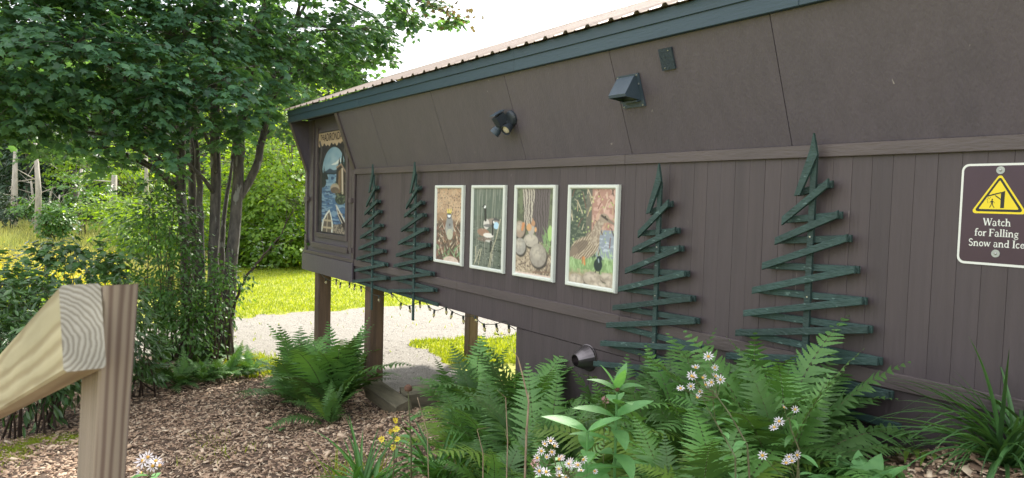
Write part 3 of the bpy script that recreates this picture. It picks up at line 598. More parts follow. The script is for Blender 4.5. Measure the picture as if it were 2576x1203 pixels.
# serif lettering drawn as strokes
def arc(cx, cy, rx, ry, a0, a1, n=11): return [(cx+rx*math.cos(math.radians(a0+(a1-a0)*k/(n-1))), cy+ry*math.sin(math.radians(a0+(a1-a0)*k/(n-1)))) for k in range(n)]
T, H_ = .17, .075
def ser(x0, x1, y): return ([(x0, y), (x1, y)], .065)
G = {
 'W': (1.12, [([(.08, .97), (.32, .03)], T), ([(.32, .03), (.55, .95)], .08), ([(.55, .97), (.80, .03)], T), ([(.80, .03), (1.03, .97)], .08), ser(-.05, .22, .97), ser(.90, 1.14, .97), ser(.42, .66, .97)]),
 'F': (.68, [([(.15, 0), (.15, 1)], T), ([(.24, .965), (.62, .965)], .08), ([(.60, .98), (.62, .76)], .06), ([(.24, .52), (.50, .52)], .08), ([(.50, .62), (.50, .42)], .06), ser(0, .30, .03), ser(0, .06, .965)]),
 'S': (.62, [(arc(.30, .74, .20, .22, 20, 260)+arc(.30, .27, .21, .24, 75, -160), .12)]),
 'I': (.38, [([(.19, 0), (.19, 1)], T), ser(.02, .36, .03), ser(.02, .36, .97)]),
 'a': (.60, [([(.42, 0), (.42, .45)], .14), (arc(.26, .45, .17, .17, 0, 165), .09), (arc(.24, .17, .16, .17, 90, 330), .10), ser(.42, .58, .03)]),
 't': (.42, [([(.20, .86), (.20, .12)], .14), ([(.20, .12), (.28, .03), (.40, .07)], .08), ([(.02, .60), (.13, .60)], .08), ([(.28, .60), (.40, .60)], .08)]),
 'c': (.54, [(arc(.30, .32, .21, .28, 50, 320, 14), .12)]),
 'h': (.70, [([(.14, 0), (.14, 1)], .15), (arc(.34, .36, .18, .24, 150, 0, 8)+[(.52, .02)], .13), ser(.0, .28, .03), ser(.40, .66, .03), ser(0, .08, .97)]),
 'f': (.42, [([(.16, 0), (.16, .78)]+arc(.33, .80, .17, .16, 170, 50, 6), .14), ([(.0, .60), (.09, .60)], .08), ([(.24, .60), (.38, .60)], .08), ser(.02, .32, .03)]),
 'o': (.60, [(arc(.29, .32, .21, .27, 0, 352, 20), .12)]),
 'r': (.48, [([(.14, 0), (.14, .62)], .15), ([(.22, .48), (.32, .60), (.45, .58)], .12), ser(.0, .28, .03), ser(0, .07, .6)]),
 'l': (.34, [([(.16, 0), (.16, 1)], .15), ser(.02, .31, .03), ser(.02, .10, .97)]),
 'i': (.34, [([(.16, 0), (.16, .62)], .15), ([(.08, .85), (.24, .85)], .15), ser(.02, .31, .03), ser(.02, .10, .6)]),
 'n': (.70, [([(.14, 0), (.14, .62)], .15), (arc(.34, .36, .18, .24, 150, 0, 8)+[(.52, .02)], .13), ser(.0, .28, .03), ser(.40, .66, .03), ser(0, .07, .6)]),
 'g': (.58, [(arc(.26, .40, .17, .18, 0, 352, 16), .10), (arc(.27, -.12, .22, .14, 0, 352, 16), .08), ([(.14, .24), (.12, .12), (.40, .08)], .08), ([(.40, .55), (.54, .60)], .07)]),
 'w': (.88, [([(.08, .60), (.24, .03)], .14), ([(.24, .03), (.42, .58)], .07), ([(.42, .60), (.60, .03)], .14), ([(.60, .03), (.78, .60)], .07), ser(-.03, .19, .6), ser(.68, .88, .6), ser(.33, .5, .6)]),
 'd': (.66, [(arc(.27, .31, .19, .26, 40, 320, 14), .11), ([(.48, 0), (.48, 1)], .14), ser(.48, .64, .03), ser(.34, .42, .97)]),
 'e': (.56, [(arc(.29, .32, .20, .27, 10, 320, 14), .11), ([(.12, .36), (.46, .36)], .07)]),
}
def glyphs(s, size, xc, z, y, m_, parent):
    tot = sum(G[c][0] if c in G else .3 for c in s); x = xc-tot*size/2; n = 0
    for c in s:
        if c == ' ': x += .3*size; continue
        V = []; Fs = []
        for i, (pts, wd_) in enumerate(G[c][1]):
            p = np.array(pts); t = norm(np.gradient(p, axis=0)) if len(p) > 2 else np.tile(norm(p[-1]-p[0]), (2, 1)); nn = np.stack([-t[:, 1], t[:, 0]], -1)
            a = p+nn*wd_/2; b_ = p-nn*wd_/2; o = len(V); yo = y-.00012*i
            for q1, q2 in zip(a, b_): V.append((x+q1[0]*size, yo, z+q1[1]*size)); V.append((x+q2[0]*size, yo, z+q2[1]*size))
            for k in range(len(p)-1): Fs.append((o+2*k, o+2*k+1, o+2*k+3, o+2*k+2))
        part('letter', V, Fs, m_, parent); x += G[c][0]*size; n += 1
glyphs('Watch', .0315, scx-.002, -.0475, SY-.0042, m_white, sg)
glyphs('for Falling', .0315, scx-.002, -.0925, SY-.0042, m_white, sg)
glyphs('Snow and Ice.', .0315, scx+.001, -.1370, SY-.0042, m_white, sg) if '.' in G else glyphs('Snow and Ice', .0315, scx-.001, -.1370, SY-.0042, m_white, sg)
for z in (.187, -.164):
    B().lathe([(0, .0165), (.0015, .0165)], (scx, SY-.0042, z), (0, -1, 0), 18).out('washer', m_wash, sg)
    B().lathe([(0, .006), (.003, .0045), (.004, .002)], (scx, SY-.0058, z), (0, -1, 0), 10).out('bolt', m_screw, sg)
# ------------------------------------------------------------ things on the leaning panels
def onlean(x, z, off=0.):   # point on the face of the leaning panels
    t = (z-bot[1])/(top[1]-bot[1]); p2 = bot+dv*t+nv*off; return np.array([x, p2[0], p2[1]])
LN = np.array([0, nv[0], nv[1]]); LU = np.array([0, dv[0]/ln, dv[1]/ln]); LX = np.array([1., 0, 0])
def lv(c, a, u, n_): return c+LX*a+LU*u+LN*n_
c0 = onlean(-3.50, .735); hd = empty('vent_hood', c0, 'grey blue plastic vent hood straddling a seam of the upper wall', 'vent hood')
q = B(); q.obox(lv(c0, .0, -.01, .008), LX*.098, LU*.105, LN*.006); q.out('back_plate', m_hood, hd)
pr = [(-.075, .014), (.085, .014), (.085, .03), (.0, .135), (-.018, .135)]
def wedge(x0, x1, pr, name):
    v = [lv(c0, x0, u, n_) for u, n_ in pr]+[lv(c0, x1, u, n_) for u, n_ in pr]; n = len(pr)
    part(name, v, [tuple(range(n-1, -1, -1)), tuple(range(n, 2*n))]+[(i, (i+1) % n, n+(i+1) % n, n+i) for i in range(n)], m_hood, hd)
wedge(-.078, -.074, pr, 'side_cheek'); wedge(.074, .078, pr, 'side_cheek')
wedge(-.0738, .0738, [(.085, .014), (.085, .03), (.0, .135), (-.018, .135), (-.018, .130), (-.002, .130), (.080, .027), (.080, .014)], 'hood_cover')
wedge(-.0738, .0738, [(-.075, .014), (-.065, .014), (-.065, .05), (-.075, .05)], 'bottom_lip')
for a, u in ((-.085, .085), (.085, .085), (.088, .03), (.085, -.105), (-.085, -.105)): B().lathe([(0, .006), (.005, .005)], lv(c0, a, u-.0, .014), LN, 8).out('screw', m_screw, hd)
c1 = onlean(-3.145, .872); vp = empty('cover_plate', c1, 'small square blue black cover plate high on the upper wall', 'cover plate')
m_plate = mat('blue_black_plate', (.03, .048, .065), (.022, .038, .052), 30, .6, .8, 120, (3, 1, .3))
q = B().obox(lv(c1, 0, 0, .007), LX*.052, LU*.064, LN*.006); q.out('plate', m_plate, vp)
for a, u in ((.025, .048), (-.025, -.05)): B().lathe([(0, .004), (.003, .003)], lv(c1, a, u, .013), LN, 8).out('screw', m_screw, vp)
c2 = onlean(-4.90, .655); fl = empty('security_light', c2, 'twin headed security floodlight with cream lenses on the upper wall', 'floodlight')
B().lathe([(0, .062), (.012, .062), (.03, .052), (.034, .03)], lv(c2, .01, .01, 0), LN, 20).out('base', m_black, fl)
bx = lv(c2, -.055, .02, .075); B().obox(bx, LX*.034, norm(LN*1+np.array([0, 0, -.4]))*.045, norm(np.cross(LX, norm(LN*1+np.array([0, 0, -.4]))))*.038).out('sensor_box', m_black, fl)
B().obox(lv(c2, -.055, .075, .085), LX*.037, norm(LN*1+np.array([0, 0, -.2]))*.052, np.array([0, 0, .004])).out('sensor_cap', m_hood, fl)
for (ox, ou, on), dr in (((-.0, -.055, .055), (.25, -.75, -.60)), ((-.11, -.055, .085), (-.45, -.45, -.80))):
    dr = norm(np.array(dr)); o0 = lv(c2, ox, ou, on)
    s_ = B().tube([lv(c2, 0, -.01, .03), o0-dr*.03], .012, 8).out('swivel_arm', m_black, fl)
    hd2 = B().lathe([(-.055, .012), (-.05, .026), (0, .034), (.01, .039), (.045, .042), (.047, .038), (.030, .035)], o0, dr, 20, False).out('lamp_head', m_hood if ox < -.05 else m_black, fl)
    B().lathe([(.026, .0345), (.034, .030), (.038, .018), (.0395, .004)], o0, dr, 20).out('lens', m_lens, hd2)
c3 = np.array([-4.02, D+.006, -1.115]); vc = empty('duct_cone', c3, 'dark metal cone shaped duct outlet on the foundation wall', 'duct outlet')
B().lathe([(0, .098), (.006, .098), (.008, .090)], c3, (0, -1, 0), 24).out('flange', m_cone, vc)
B().lathe([(.008, .094), (.06, .072), (.115, .045), (.115, .041), (.06, .064), (.02, .08)], c3, (-.05, -1, -.10), 24, False).out('cone', m_cone, vc)
# ------------------------------------------------------------ string lights below the skirt
m_wire = mat('dark_green_wire', (.012, .02, .016), None, 5, .5)
m_bulb = mat('clear_glass_bulb', (.55, .5, .38), (.5, .45, .33), 5, .08)
pb = m_bulb.node_tree.nodes['Principled BSDF']; pb.inputs['Transmission Weight'].default_value = .8; pb.inputs['IOR'].default_value = 1.25
sl0 = empty('string_lights', (-7.3, D-.03, -1.06), 'string of small clear bulbs drooping below the skirt board', 'string lights')
r2 = random.Random(3)
px_str = [(808, 690, 0), (820, 701, 1), (832, 706, 0), (846, 703, 1), (857, 711, 1), (872, 712, 0), (879, 711, 1), (893, 716, 1), (908, 720, 1), (922, 728, 0), (938, 740, 0), (953, 744, 1), (965, 745, 0), (984, 738, 2), (1000, 753, 0), (1009, 762, 1), (1022, 768, 0), (1030, 770, 1), (1045, 764, 0), (1056, 758, 1), (1066, 755, 0), (1078, 770, 2), (1093, 780, 1), (1106, 779, 0), (1122, 773, 1), (1138, 784, 1), (1150, 790, 0), (1165, 795, 1), (1182, 795, 0), (1194, 797, 2), (1205, 808, 0), (1217, 815, 1), (1232, 816, 0), (1248, 815, 1), (1262, 810, 0), (1272, 808, 0), (1280, 818, 1), (1292, 826, 0), (1297, 830, 0)]
kn = []
for x, y, k in px_str:
    v = ray(x, y); q = v*((D-.055)/v[1]); kn.append(q)
kn = np.array(kn); cur = []
for i in range(len(kn)-1):
    for t in np.linspace(0, 1, 5)[:-1]:
        p0, p1, p2, p3 = kn[max(0, i-1)], kn[i], kn[i+1], kn[min(len(kn)-1, i+2)]
        cur.append(.5*(2*p1+(p2-p0)*t+(2*p0-5*p1+4*p2-p3)*t*t+(3*p1-p0-3*p2+p3)*t**3))
cur.append(kn[-1]); B().tube(cur, .0035, 6).out('wire', m_wire, sl0)
for q, (x, y, k) in zip(kn, px_str):
    if not k: continue
    d = norm(np.array([r2.uniform(-.25, .25), r2.uniform(-.2, .2), -1])) if k == 1 else norm(np.array([.8, -.1, -.5]))
    so = B().lathe([(-.006, .007), (.0, .011), (.028, .0105), (.030, .008)], q, d, 10).out('socket', m_wire, sl0)
    B().lathe([(.030, .0075), (.038, .0125), (.048, .0135), (.062, .009), (.072, .0035), (.074, .0008)], q, d, 10).out('bulb', m_bulb, so, smooth=True)
# ------------------------------------------------------------ hand rail in the foreground
m_ply = mat('fresh_treated_lumber', (.50, .36, .19), (.36, .25, .13), 3.0, .65, .3, 60, (1, 1, 1))
def woodmat(name, c1, c2, sc, st, dist_=6, rough=.65, loc=(0, 0, 0), rd_='X'):
    m = bpy.data.materials.new(name); m.use_nodes = True; t = m.node_tree; n = t.nodes.new; l = t.links.new; p = t.nodes['Principled BSDF']; p.inputs['Roughness'].default_value = rough
    tc = n('ShaderNodeTexCoord'); mp = n('ShaderNodeMapping'); mp.inputs['Scale'].default_value = st; mp.inputs['Location'].default_value = loc; l(tc.outputs['Object'], mp.inputs[0])
    wv = n('ShaderNodeTexWave'); wv.wave_type = 'RINGS'; wv.rings_direction = rd_; wv.inputs['Scale'].default_value = sc; wv.inputs['Distortion'].default_value = dist_; wv.inputs['Detail'].default_value = 3.5; wv.inputs['Detail Scale'].default_value = 1.0
    l(mp.outputs[0], wv.inputs[0]); r = n('ShaderNodeValToRGB'); e = r.color_ramp.elements; e[0].position = .05; e[1].position = .75; e[0].color = (*c2, 1); e[1].color = (*c1, 1); l(wv.outputs['Fac'], r.inputs[0])
    nz_ = n('ShaderNodeTexNoise'); nz_.inputs['Scale'].default_value = 14; nz_.inputs['Detail'].default_value = 5; l(mp.outputs[0], nz_.inputs['Vector'])
    mxx = n('ShaderNodeMix'); mxx.data_type = 'RGBA'; mxx.blend_type = 'OVERLAY'; mxx.inputs[0].default_value = .6; l(r.outputs[0], mxx.inputs[6]); l(nz_.outputs['Fac'], mxx.inputs[7]); l(mxx.outputs[2], p.inputs['Base Color'])
    bp = n('ShaderNodeBump'); bp.inputs['Strength'].default_value = .3; bp.inputs['Distance'].default_value = .002; l(wv.outputs['Fac'], bp.inputs['Height']); l(bp.outputs[0], p.inputs['Normal'])
    return m
m_rail = woodmat('yellow_rail_wood', (.38, .335, .22), (.26, .21, .125), 16, (.16, 1, 1), 5, .65, (0, .03, -.02))
m_end = woodmat('weathered_end_grain', (.34, .32, .275), (.20, .18, .145), 62, (.02, 1, 1), 4.5, .8, (0, .034, .016))
m_stud = woodmat('weathered_grey_stud', (.27, .225, .185), (.145, .105, .088), 46, (1, 1, .04), 6.0, .75, (.05, .09, 0), 'Z')
hr = empty('hand_rail', P(270, 1100, .83), 'wooden stair handrail end bolted to a leaning timber post in the foreground', 'handrail')
Pc = P(208, 822, .775)            # centre of the end face
rd = norm(AX*1+RT*(-.837)+UP*(-.315)); side = norm(np.cross(rd, [0, 0, 1.])); upv = norm(np.cross(side, rd))
hw_, hh_, Lr = .0195, .0455, 1.6
fr = np.array([rd, side, upv]).T
def railbox(name, a0, a1, s, u, m_, par, origin=Pc, axes=fr, bev=.003):
    q = B(); 
    x0, x1 = a0, a1
    v = []
    for xx in (x0, x1):
        for (ss, uu) in ((-s+bev, -u), (s-bev, -u), (s, -u+bev), (s, u-bev), (s-bev, u), (-s+bev, u), (-s, u-bev), (-s, -u+bev)): v.append((xx, ss, uu))
    q.add(v, [(7, 6, 5, 4, 3, 2, 1, 0), tuple(range(8, 16))]+[(i, (i+1) % 8, 8+(i+1) % 8, 8+i) for i in range(8)])
    me = mk(name, q.v, q.f, m_); o = put(name, me, par, M4(axes, origin-wl(par))); return o
rl = railbox('rail', .0012, Lr, hw_, hh_, m_rail, hr)
railbox('end_grain', 0, .0012, hw_, hh_, m_end, hr)
# post : 2x4 on edge, its narrow face toward the camera, set against the far side of the rail
ptop = P(306, 716, .80); pbot = P(276, 1203, .862); pz = norm(ptop-pbot); 
pn = norm(-rd*1+0*side); pn = norm(pn-pz*np.dot(pn, pz)); psx = np.cross(pz, pn)
if np.dot(psx, RT) < 0: psx = -psx
ax3 = np.array([pz, psx, -np.cross(pz, psx)]).T
th2 = math.radians(-6); 
q0 = ptop-pz*1.45
bx_ = B(); bev = .0025; v = []
Lp = 1.45
ax_m = np.array([psx, -pn, pz]).T
hs, hd_ = .0175, .0445
for zz in (0, Lp):
    for (ss, uu) in ((-hs+bev, -hd_), (hs-bev, -hd_), (hs, -hd_+bev), (hs, hd_-bev), (hs-bev, hd_), (-hs+bev, hd_), (-hs, hd_-bev), (-hs, -hd_+bev)): v.append((ss, uu, zz-((uu+hd_)*.52 if zz else 0)))
bx_.add(v, [(7, 6, 5, 4, 3, 2, 1, 0), tuple(range(8, 16))]+[(i, (i+1) % 8, 8+(i+1) % 8, 8+i) for i in range(8)])
put('rail_post', mk('rail_post', bx_.v, bx_.f, m_stud), hr, M4(ax_m, q0-pn*hd_-wl(hr)))
# ------------------------------------------------------------ timbers by the post
m_tie = mat('weathered_timber', (.26, .23, .16), (.13, .12, .085), 10, .85, .9, 40, (.25, 1, 1), dist=.01)
for (a, b_, wdt, hgt, lab) in ((gp(940, 1026), gp(1012, 1040), .09, .085, 'weathered timber lying left of its pair behind the tall fern'), (gp(1014, 1030), gp(1090, 1024), .085, .10, 'darker weathered timber lying right of its pair behind the coneflower')):
    d = b_-a; L = np.linalg.norm(d[:2])*1.15; yaw = math.atan2(d[1], d[0])
    t = B(); bev = .015; v = []
    for xx in (-L/2, L/2):
        for (ss, uu) in ((-wdt+bev, -hgt), (wdt-bev, -hgt), (wdt, -hgt+bev), (wdt, hgt-bev), (wdt-bev, hgt), (-wdt+bev, hgt), (-wdt, hgt-bev), (-wdt, -hgt+bev)): v.append((xx, ss, uu))
    t.add(v, [(7, 6, 5, 4, 3, 2, 1, 0), tuple(range(8, 16))]+[(i, (i+1) % 8, 8+(i+1) % 8, 8+i) for i in range(8)])
    o = put('landscape_timber', mk('landscape_timber', t.v, t.f, m_tie)); tilt = .16 if 'left' in lab else -.12
    o.matrix_world = Matrix.Translation(tuple((a+b_)/2+[0, 0, .12])) @ Matrix.Rotation(yaw, 4, 'Z') @ Matrix.Rotation(tilt if 'left' in lab else tilt*.8, 4, 'Y') @ Matrix.Rotation(.25, 4, 'X')
    tag(o, lab, 'timber', 'weathered timbers at the edge of the bed')
# ------------------------------------------------------------ plants
m_maple = mat('maple_leaf', (.092, .192, .120), (.060, .142, .092), 3, .42, trans=.48, tint=.35, spec=.4, tcol=(2.2, 2.0, .55))  # leaf green made lighter and bluer to carry the lens flare wash
m_mapleo = mat('maple_leaf_single', (.092, .192, .120), (.060, .142, .092), 3, .42, trans=.48, rnd=.35, spec=.4, tcol=(2.2, 2.0, .55))  # same flare-lifted green for the single leaves
m_bright = mat('sunlit_leaf', (.17, .29, .035), (.12, .23, .03), 3, .5, trans=.55, tint=.35, tcol=(2.0, 1.7, .5))
m_dark = mat('conifer_needles', (.030, .065, .030), (.020, .048, .026), 3, .6, trans=.12, tint=.4)
m_shrub = mat('shrub_leaf', (.085, .19, .04), (.055, .14, .035), 3, .4, trans=.35, tint=.4, spec=.5)
m_rhod = mat('dark_glossy_leaf', (.075, .16, .05), (.045, .105, .035), 3, .28, trans=.25, tint=.4, spec=.6)
m_bark = mat('grey_brown_bark', (.14, .125, .11), (.055, .05, .046), 16, .85, .9, 40, (1, 1, .3), wear=((.24, .24, .22), 9, .60), dist=.015)
m_pale = mat('pale_dead_bark', (.42, .38, .33), (.27, .24, .21), 9, .85, .5, 30, (1, 1, .3))
m_twig = mat('brown_twig', (.09, .06, .045), (.05, .035, .03), 20, .8)
m_fern = mat('fern_green', (.115, .25, .06), (.075, .18, .05), 3, .5, trans=.25, rnd=.45, tcol=(1.8, 1.6, .5))
m_fern2 = mat('yellow_fern_green', (.16, .27, .04), (.12, .21, .035), 3, .5, trans=.3, rnd=.25, tcol=(1.6, 1.5, .5))  # yellower fronds, for variety and as a sunny highlight on front ferns
m_fstem = mat('fern_stem', (.10, .13, .05), (.10, .08, .04), 9, .6)
m_milk = mat('milkweed_leaf_green', (.16, .36, .12), (.12, .30, .10), 6, .5, .15, 40, trans=.3, rnd=.15, tcol=(1.5, 1.5, .6))
m_blade = mat('strap_leaf_green', (.09, .24, .05), (.065, .18, .04), 5, .4, trans=.3, rnd=.3)
m_straw = mat('dry_stalk', (.36, .27, .18), (.22, .16, .11), 20, .8)
m_yellow = mat('yellow_petal', (.80, .66, .04), (.72, .60, .04), 4, .5, trans=.2, tcol=(1.2, 1, .5))
m_whitep = mat('white_petal', (.74, .70, .74), (.66, .62, .68), 4, .5, trans=.25, tcol=(1, 1, 1))
m_disc = mat('orange_disc', (.62, .40, .06), (.50, .25, .04), 30, .7)
m_cloverp = mat('pink_clover', (.62, .36, .38), (.48, .24, .27), 30, .7)
m_seed = mat('brown_seed_head', (.12, .055, .03), (.06, .03, .02), 40, .8)
m_grass = mat('lawn_grass', (.29, .36, .03), (.22, .30, .03), 3, .5, trans=.4, tint=.35, tcol=(1.7, 1.5, .5))
m_reed = mat('meadow_grass', (.36, .36, .13), (.25, .30, .09), .3, .6, trans=.3, tint=.45, tcol=(1.5, 1.4, .7))
# chips : colour by tint
m_chip = bpy.data.materials.new('wood_chip'); m_chip.use_nodes = True
_t = m_chip.node_tree; _p = _t.nodes['Principled BSDF']; _p.inputs['Roughness'].default_value = .75
_a = _t.nodes.new('ShaderNodeAttribute'); _a.attribute_name = 'tint'; _r = _t.nodes.new('ShaderNodeValToRGB'); _t.links.new(_a.outputs['Fac'], _r.inputs[0]); _t.links.new(_r.outputs[0], _p.inputs['Base Color'])
_e = _r.color_ramp.elements; _e[0].position = 0; _e[0].color = (.08, .05, .036, 1); _e[1].position = 1; _e[1].color = (.66, .54, .40, 1)
for ps, cc in ((.25, (.20, .125, .085, 1)), (.55, (.42, .28, .185, 1)), (.85, (.60, .45, .32, 1))): _q = _e.new(ps); _q.color = cc

# leaf templates (length 1 along +y)
def fan(outl, c, zf): # outline points -> triangles
    pts = [c]+outl; V = np.array([(x, y, zf(x, y)) for x, y in pts]); n = len(outl)
    return V, np.array([(0, 1+i, 1+(i+1) % n) for i in range(n)])
half = [(.0, .0), (.20, .02), (.46, .14), (.33, .34), (.56, .64), (.24, .60), (.13, .78)]
MAPLE = fan(half+[(0, 1.0)]+[(-x, y) for x, y in half[:0:-1]], (0, .38), lambda x, y: -.30*abs(x)-.28*max(0, y-.3)**1.3)
OVAL = (np.array([(0, 0, 0), (.24, .3, -.05), (.22, .65, -.1), (0, 1, -.2), (-.22, .65, -.1), (-.24, .3, -.05)]), np.array([(0, 1, 2), (0, 2, 3), (0, 3, 4), (0, 4, 5)]))
LONG = (np.array([(0, 0, 0), (.13, .35, -.04), (.12, .7, -.12), (0, 1, -.25), (-.12, .7, -.12), (-.13, .35, -.04)]), np.array([(0, 1, 2), (0, 2, 3), (0, 3, 4), (0, 4, 5)]))
DIAM = (np.array([(0, 0, 0), (.34, .5, -.08), (0, 1, -.15), (-.34, .5, -.08)]), np.array([(0, 1, 2), (0, 2, 3)]))
NEED = (np.array([(0, 0, 0), (.16, .35, 0), (0, 1, -.1), (-.16, .35, 0)]), np.array([(0, 1, 2), (0, 2, 3)]))
def rdir(n, up=0., sd=1.):
    v = rng.normal(size=(n, 3))*sd; v[:, 2] += up; return norm(v)
def leaves_arrays(tpl, pos, d, nrm, size):
    R = frames(d, nrm)*np.asarray(size)[:, None, None]; V, Fc = inst(tpl[0], tpl[1], R, pos); return V, Fc
def sprays(centers, outd, nleaf, L, width, droop=.35, upn=1.4):
    """leaf positions on drooping sprays: returns pos,dir,normal"""
    n = len(centers); k = nleaf; c = np.repeat(centers, k, 0); o = np.repeat(outd, k, 0)
    t = rng.random((n*k, 1)); sdv = norm(np.cross(o, [0, 0, 1.])); s = rng.normal(size=(n*k, 1))*width*(1.05-.6*t)
    pos = c+o*t*L+sdv*s; pos[:, 2] -= droop*L*t[:, 0]**2+rng.normal(size=n*k)*.025
    d = norm(o*1.0+sdv*np.sign(s)*np.abs(rng.normal(size=(n*k, 1)))*.9+rng.normal(size=(n*k, 3))*.25+np.array([0, 0, -.55]))
    nr = norm(rng.normal(size=(n*k, 3))*.42+np.array([0, 0, upn])+o*.5); return pos, d, nr
# ---------------------------------------------------------------- the big maple
def tube_px(b, pts, rads): 
    q = [P(x, y, z) for x, y, z in pts]; q = np.array(q)
    # smooth
    out_ = []; rr = []
    for i in range(len(q)-1):
        for t in np.linspace(0, 1, 6)[:-1]:
            p0, p1, p2, p3 = q[max(0, i-1)], q[i], q[i+1], q[min(len(q)-1, i+2)]
            out_.append(.5*(2*p1+(p2-p0)*t+(2*p0-5*p1+4*p2-p3)*t*t+(3*p1-p0-3*p2+p3)*t**3)); rr.append(rads[i]*(1-t)+rads[i+1]*t)
    out_.append(q[-1]); rr.append(rads[-1]); out_ = np.array(out_); out_[:-1] += rng.normal(size=(len(out_)-1, 3))*.008
    b.tube(out_, rr, 9); return out_
gm = gp(540, 880)
maple = empty('maple_tree', gm, 'large many stemmed maple left of the building, its dark crown filling the upper left', 'tree')
stems = [([(472, 905, 10.6), (466, 640, 10.5), (455, 440, 10.4), (450, 230, 10.2), (430, 20, 10)], [.10, .075, .068, .055, .04]),
         ([(498, 900, 10.75), (490, 640, 10.7), (484, 440, 10.7), (492, 240, 10.8), (505, 10, 10.8)], [.085, .062, .055, .045, .03]),
         ([(508, 900, 10.5), (505, 660, 10.45), (502, 470, 10.5), (470, 250, 10.7), (400, 60, 11)], [.07, .05, .042, .035, .02]),
         ([(530, 905, 10.5), (538, 640, 10.45), (543, 400, 10.4), (537, 180, 10.3), (528, -60, 10.2)], [.095, .075, .070, .066, .05]),
         ([(556, 905, 10.7), (556, 720, 10.8), (562, 560, 11), (585, 400, 11.3)], [.06, .045, .035, .02]),
         ([(564, 905, 10.55), (584, 650, 10.5), (598, 470, 10.5), (607, 310, 10.5), (640, 100, 10.6), (690, -60, 10.8)], [.11, .085, .078, .062, .05, .035]),
         ([(600, 500, 10.52), (640, 430, 10.6), (657, 370, 10.7), (680, 225, 10.9), (730, 90, 11.2), (790, -20, 11.6)], [.06, .058, .054, .044, .03, .018])]
stem_pts = []
for pts, rads in stems:
    b = B(); q = tube_px(b, pts, rads); stem_pts.append(q); b.out('trunk', m_bark, maple, smooth=True)
stem_all = np.concatenate([s[8:] for s in stem_pts])
lobes = [(-60, 100, 8.5, 1.0), (60, 60, 9, 1.0), (50, 230, 8.6, .75), (180, 120, 8.6, 1), (170, 265, 9, .62), (320, 40, 9.5, .9), (320, 190, 9, .8), (330, 310, 9.3, .5), (450, 90, 9.5, .85), (430, 245, 9.2, .65),
         (400, 385, 9.3, .38), (560, 60, 10, .9), (560, 200, 9.5, .6), (535, 310, 9.6, .45), (620, 290, 10, .42), (660, 120, 10.5, .8), (700, 230, 10.6, .45), (760, 60, 11, .85), (800, 170, 11.4, .5), (880, 80, 11.6, .7),
         (870, 190, 12.2, .38), (960, 60, 12.2, .55), (955, 140, 12.3, .33), (1030, 40, 12.4, .38), (1100, 25, 12.6, .30), (1000, -60, 12, .7), (800, -100, 11, .9), (600, -120, 10, 1.1), (400, -120, 9.5, 1.1), (200, -100, 9, 1.1),
         (0, -100, 8.5, 1.1), (110, 345, 9.6, .36), (240, 370, 9.4, .38), (20, 320, 9, .36), (-110, 280, 8.5, .8), (760, 250, 11.8, .32), (700, 300, 11, .3), (470, 160, 11.3, .9), (250, 160, 11.3, 1.0), (620, 180, 11.8, .8), (90, 150, 11, 1.0), (1150, 45, 12.7, .16), (860, 130, 12.4, .6)]
cs, os_ = [], []; tw = B(); nb = 0
for (x, y, z, r) in lobes:
    c = P(x, y, z); n = max(6, int(78*r*r+8*r)); v = rdir(n); rad = rng.random((n, 1))**.45
    s = c+v*rad*np.array([r, r, r*.72]); o = norm((s-c)*np.array([1, 1, .35])+rng.normal(size=(n, 3))*.22*np.array([1, 1, .3])); cs.append(s-o*.12); os_.append(o)
    # branch from the nearest stem up to the lobe
    dd = np.linalg.norm(stem_all-(c-[0, 0, .5+.35*r]), axis=1); a = stem_all[dd.argmin()]; L = np.linalg.norm(c-a)
    mid = (a+c)/2+np.array([0, 0, .12*L]); pts = [a, a*.55+mid*.45+[0, 0, .03*L], mid, mid*.5+c*.5+[0, 0, .03], c]; rr = np.interp(np.linspace(0, 1, 5), [0, 1], [.018+.012*min(L, 3), .008])
    B().tube(pts, rr, 6).out('branch', m_bark, maple, smooth=True)
    for k in range(n):
        if k % 3 == 0: tw.tube([c+(s[k]-c)*.1, (c+s[k])/2+[0, 0, .05], s[k]+o[k]*.2], [.007, .005, .002], 3, False)
tw.out('twigs', m_bark, maple)['kind'] = 'stuff'
cs = np.concatenate(cs); os_ = np.concatenate(os_)
pos, d, nr = sprays(cs, os_, 13, .34, .13)
sz = rng.uniform(.065, .135, len(pos)); V, Fc = None, None
u, v_, zz = proj(pos); vis = (u > 5) & (u < 1180) & (v_ > 5) & (v_ < 480)
# the leaves that show largest are single parts
score = np.where(vis, sz/zz, 0)*(rng.random(len(pos))*.4+.6); big = np.argsort(-score)[:280]; rest = np.setdiff1d(np.arange(len(pos)), big)
V, Fc = leaves_arrays(MAPLE, pos[rest], d[rest], nr[rest], sz[rest]); tn = np.repeat(rng.random(len(rest)), len(MAPLE[0]))
o = part('foliage', V, Fc, m_maple, maple, tint=tn); o['kind'] = 'stuff'
lm = mk('leaf', MAPLE[0], MAPLE[1], m_mapleo); Rm = frames(d[big], nr[big])
for k, i in enumerate(big): put('leaf', lm, maple, M4(Rm[k], pos[i]-wl(maple), sz[i]))
# reddening tip of the bough over the roof
pr_ = P(1120, 35, 12.55)+rng.normal(size=(90, 3))*np.array([.3, .3, .13]); V, Fc = leaves_arrays(MAPLE, pr_, rdir(90, -.5), norm(rng.normal(size=(90, 3))*.4+[0, 0, 1]), rng.uniform(.07, .1, 90))
m_redleaf = mat('reddening_leaf', (.13, .085, .05), (.10, .12, .05), 9, .5, trans=.4, tcol=(1.6, 1.3, .8))
part('red_foliage', V, Fc, m_redleaf, maple)['kind'] = 'stuff'
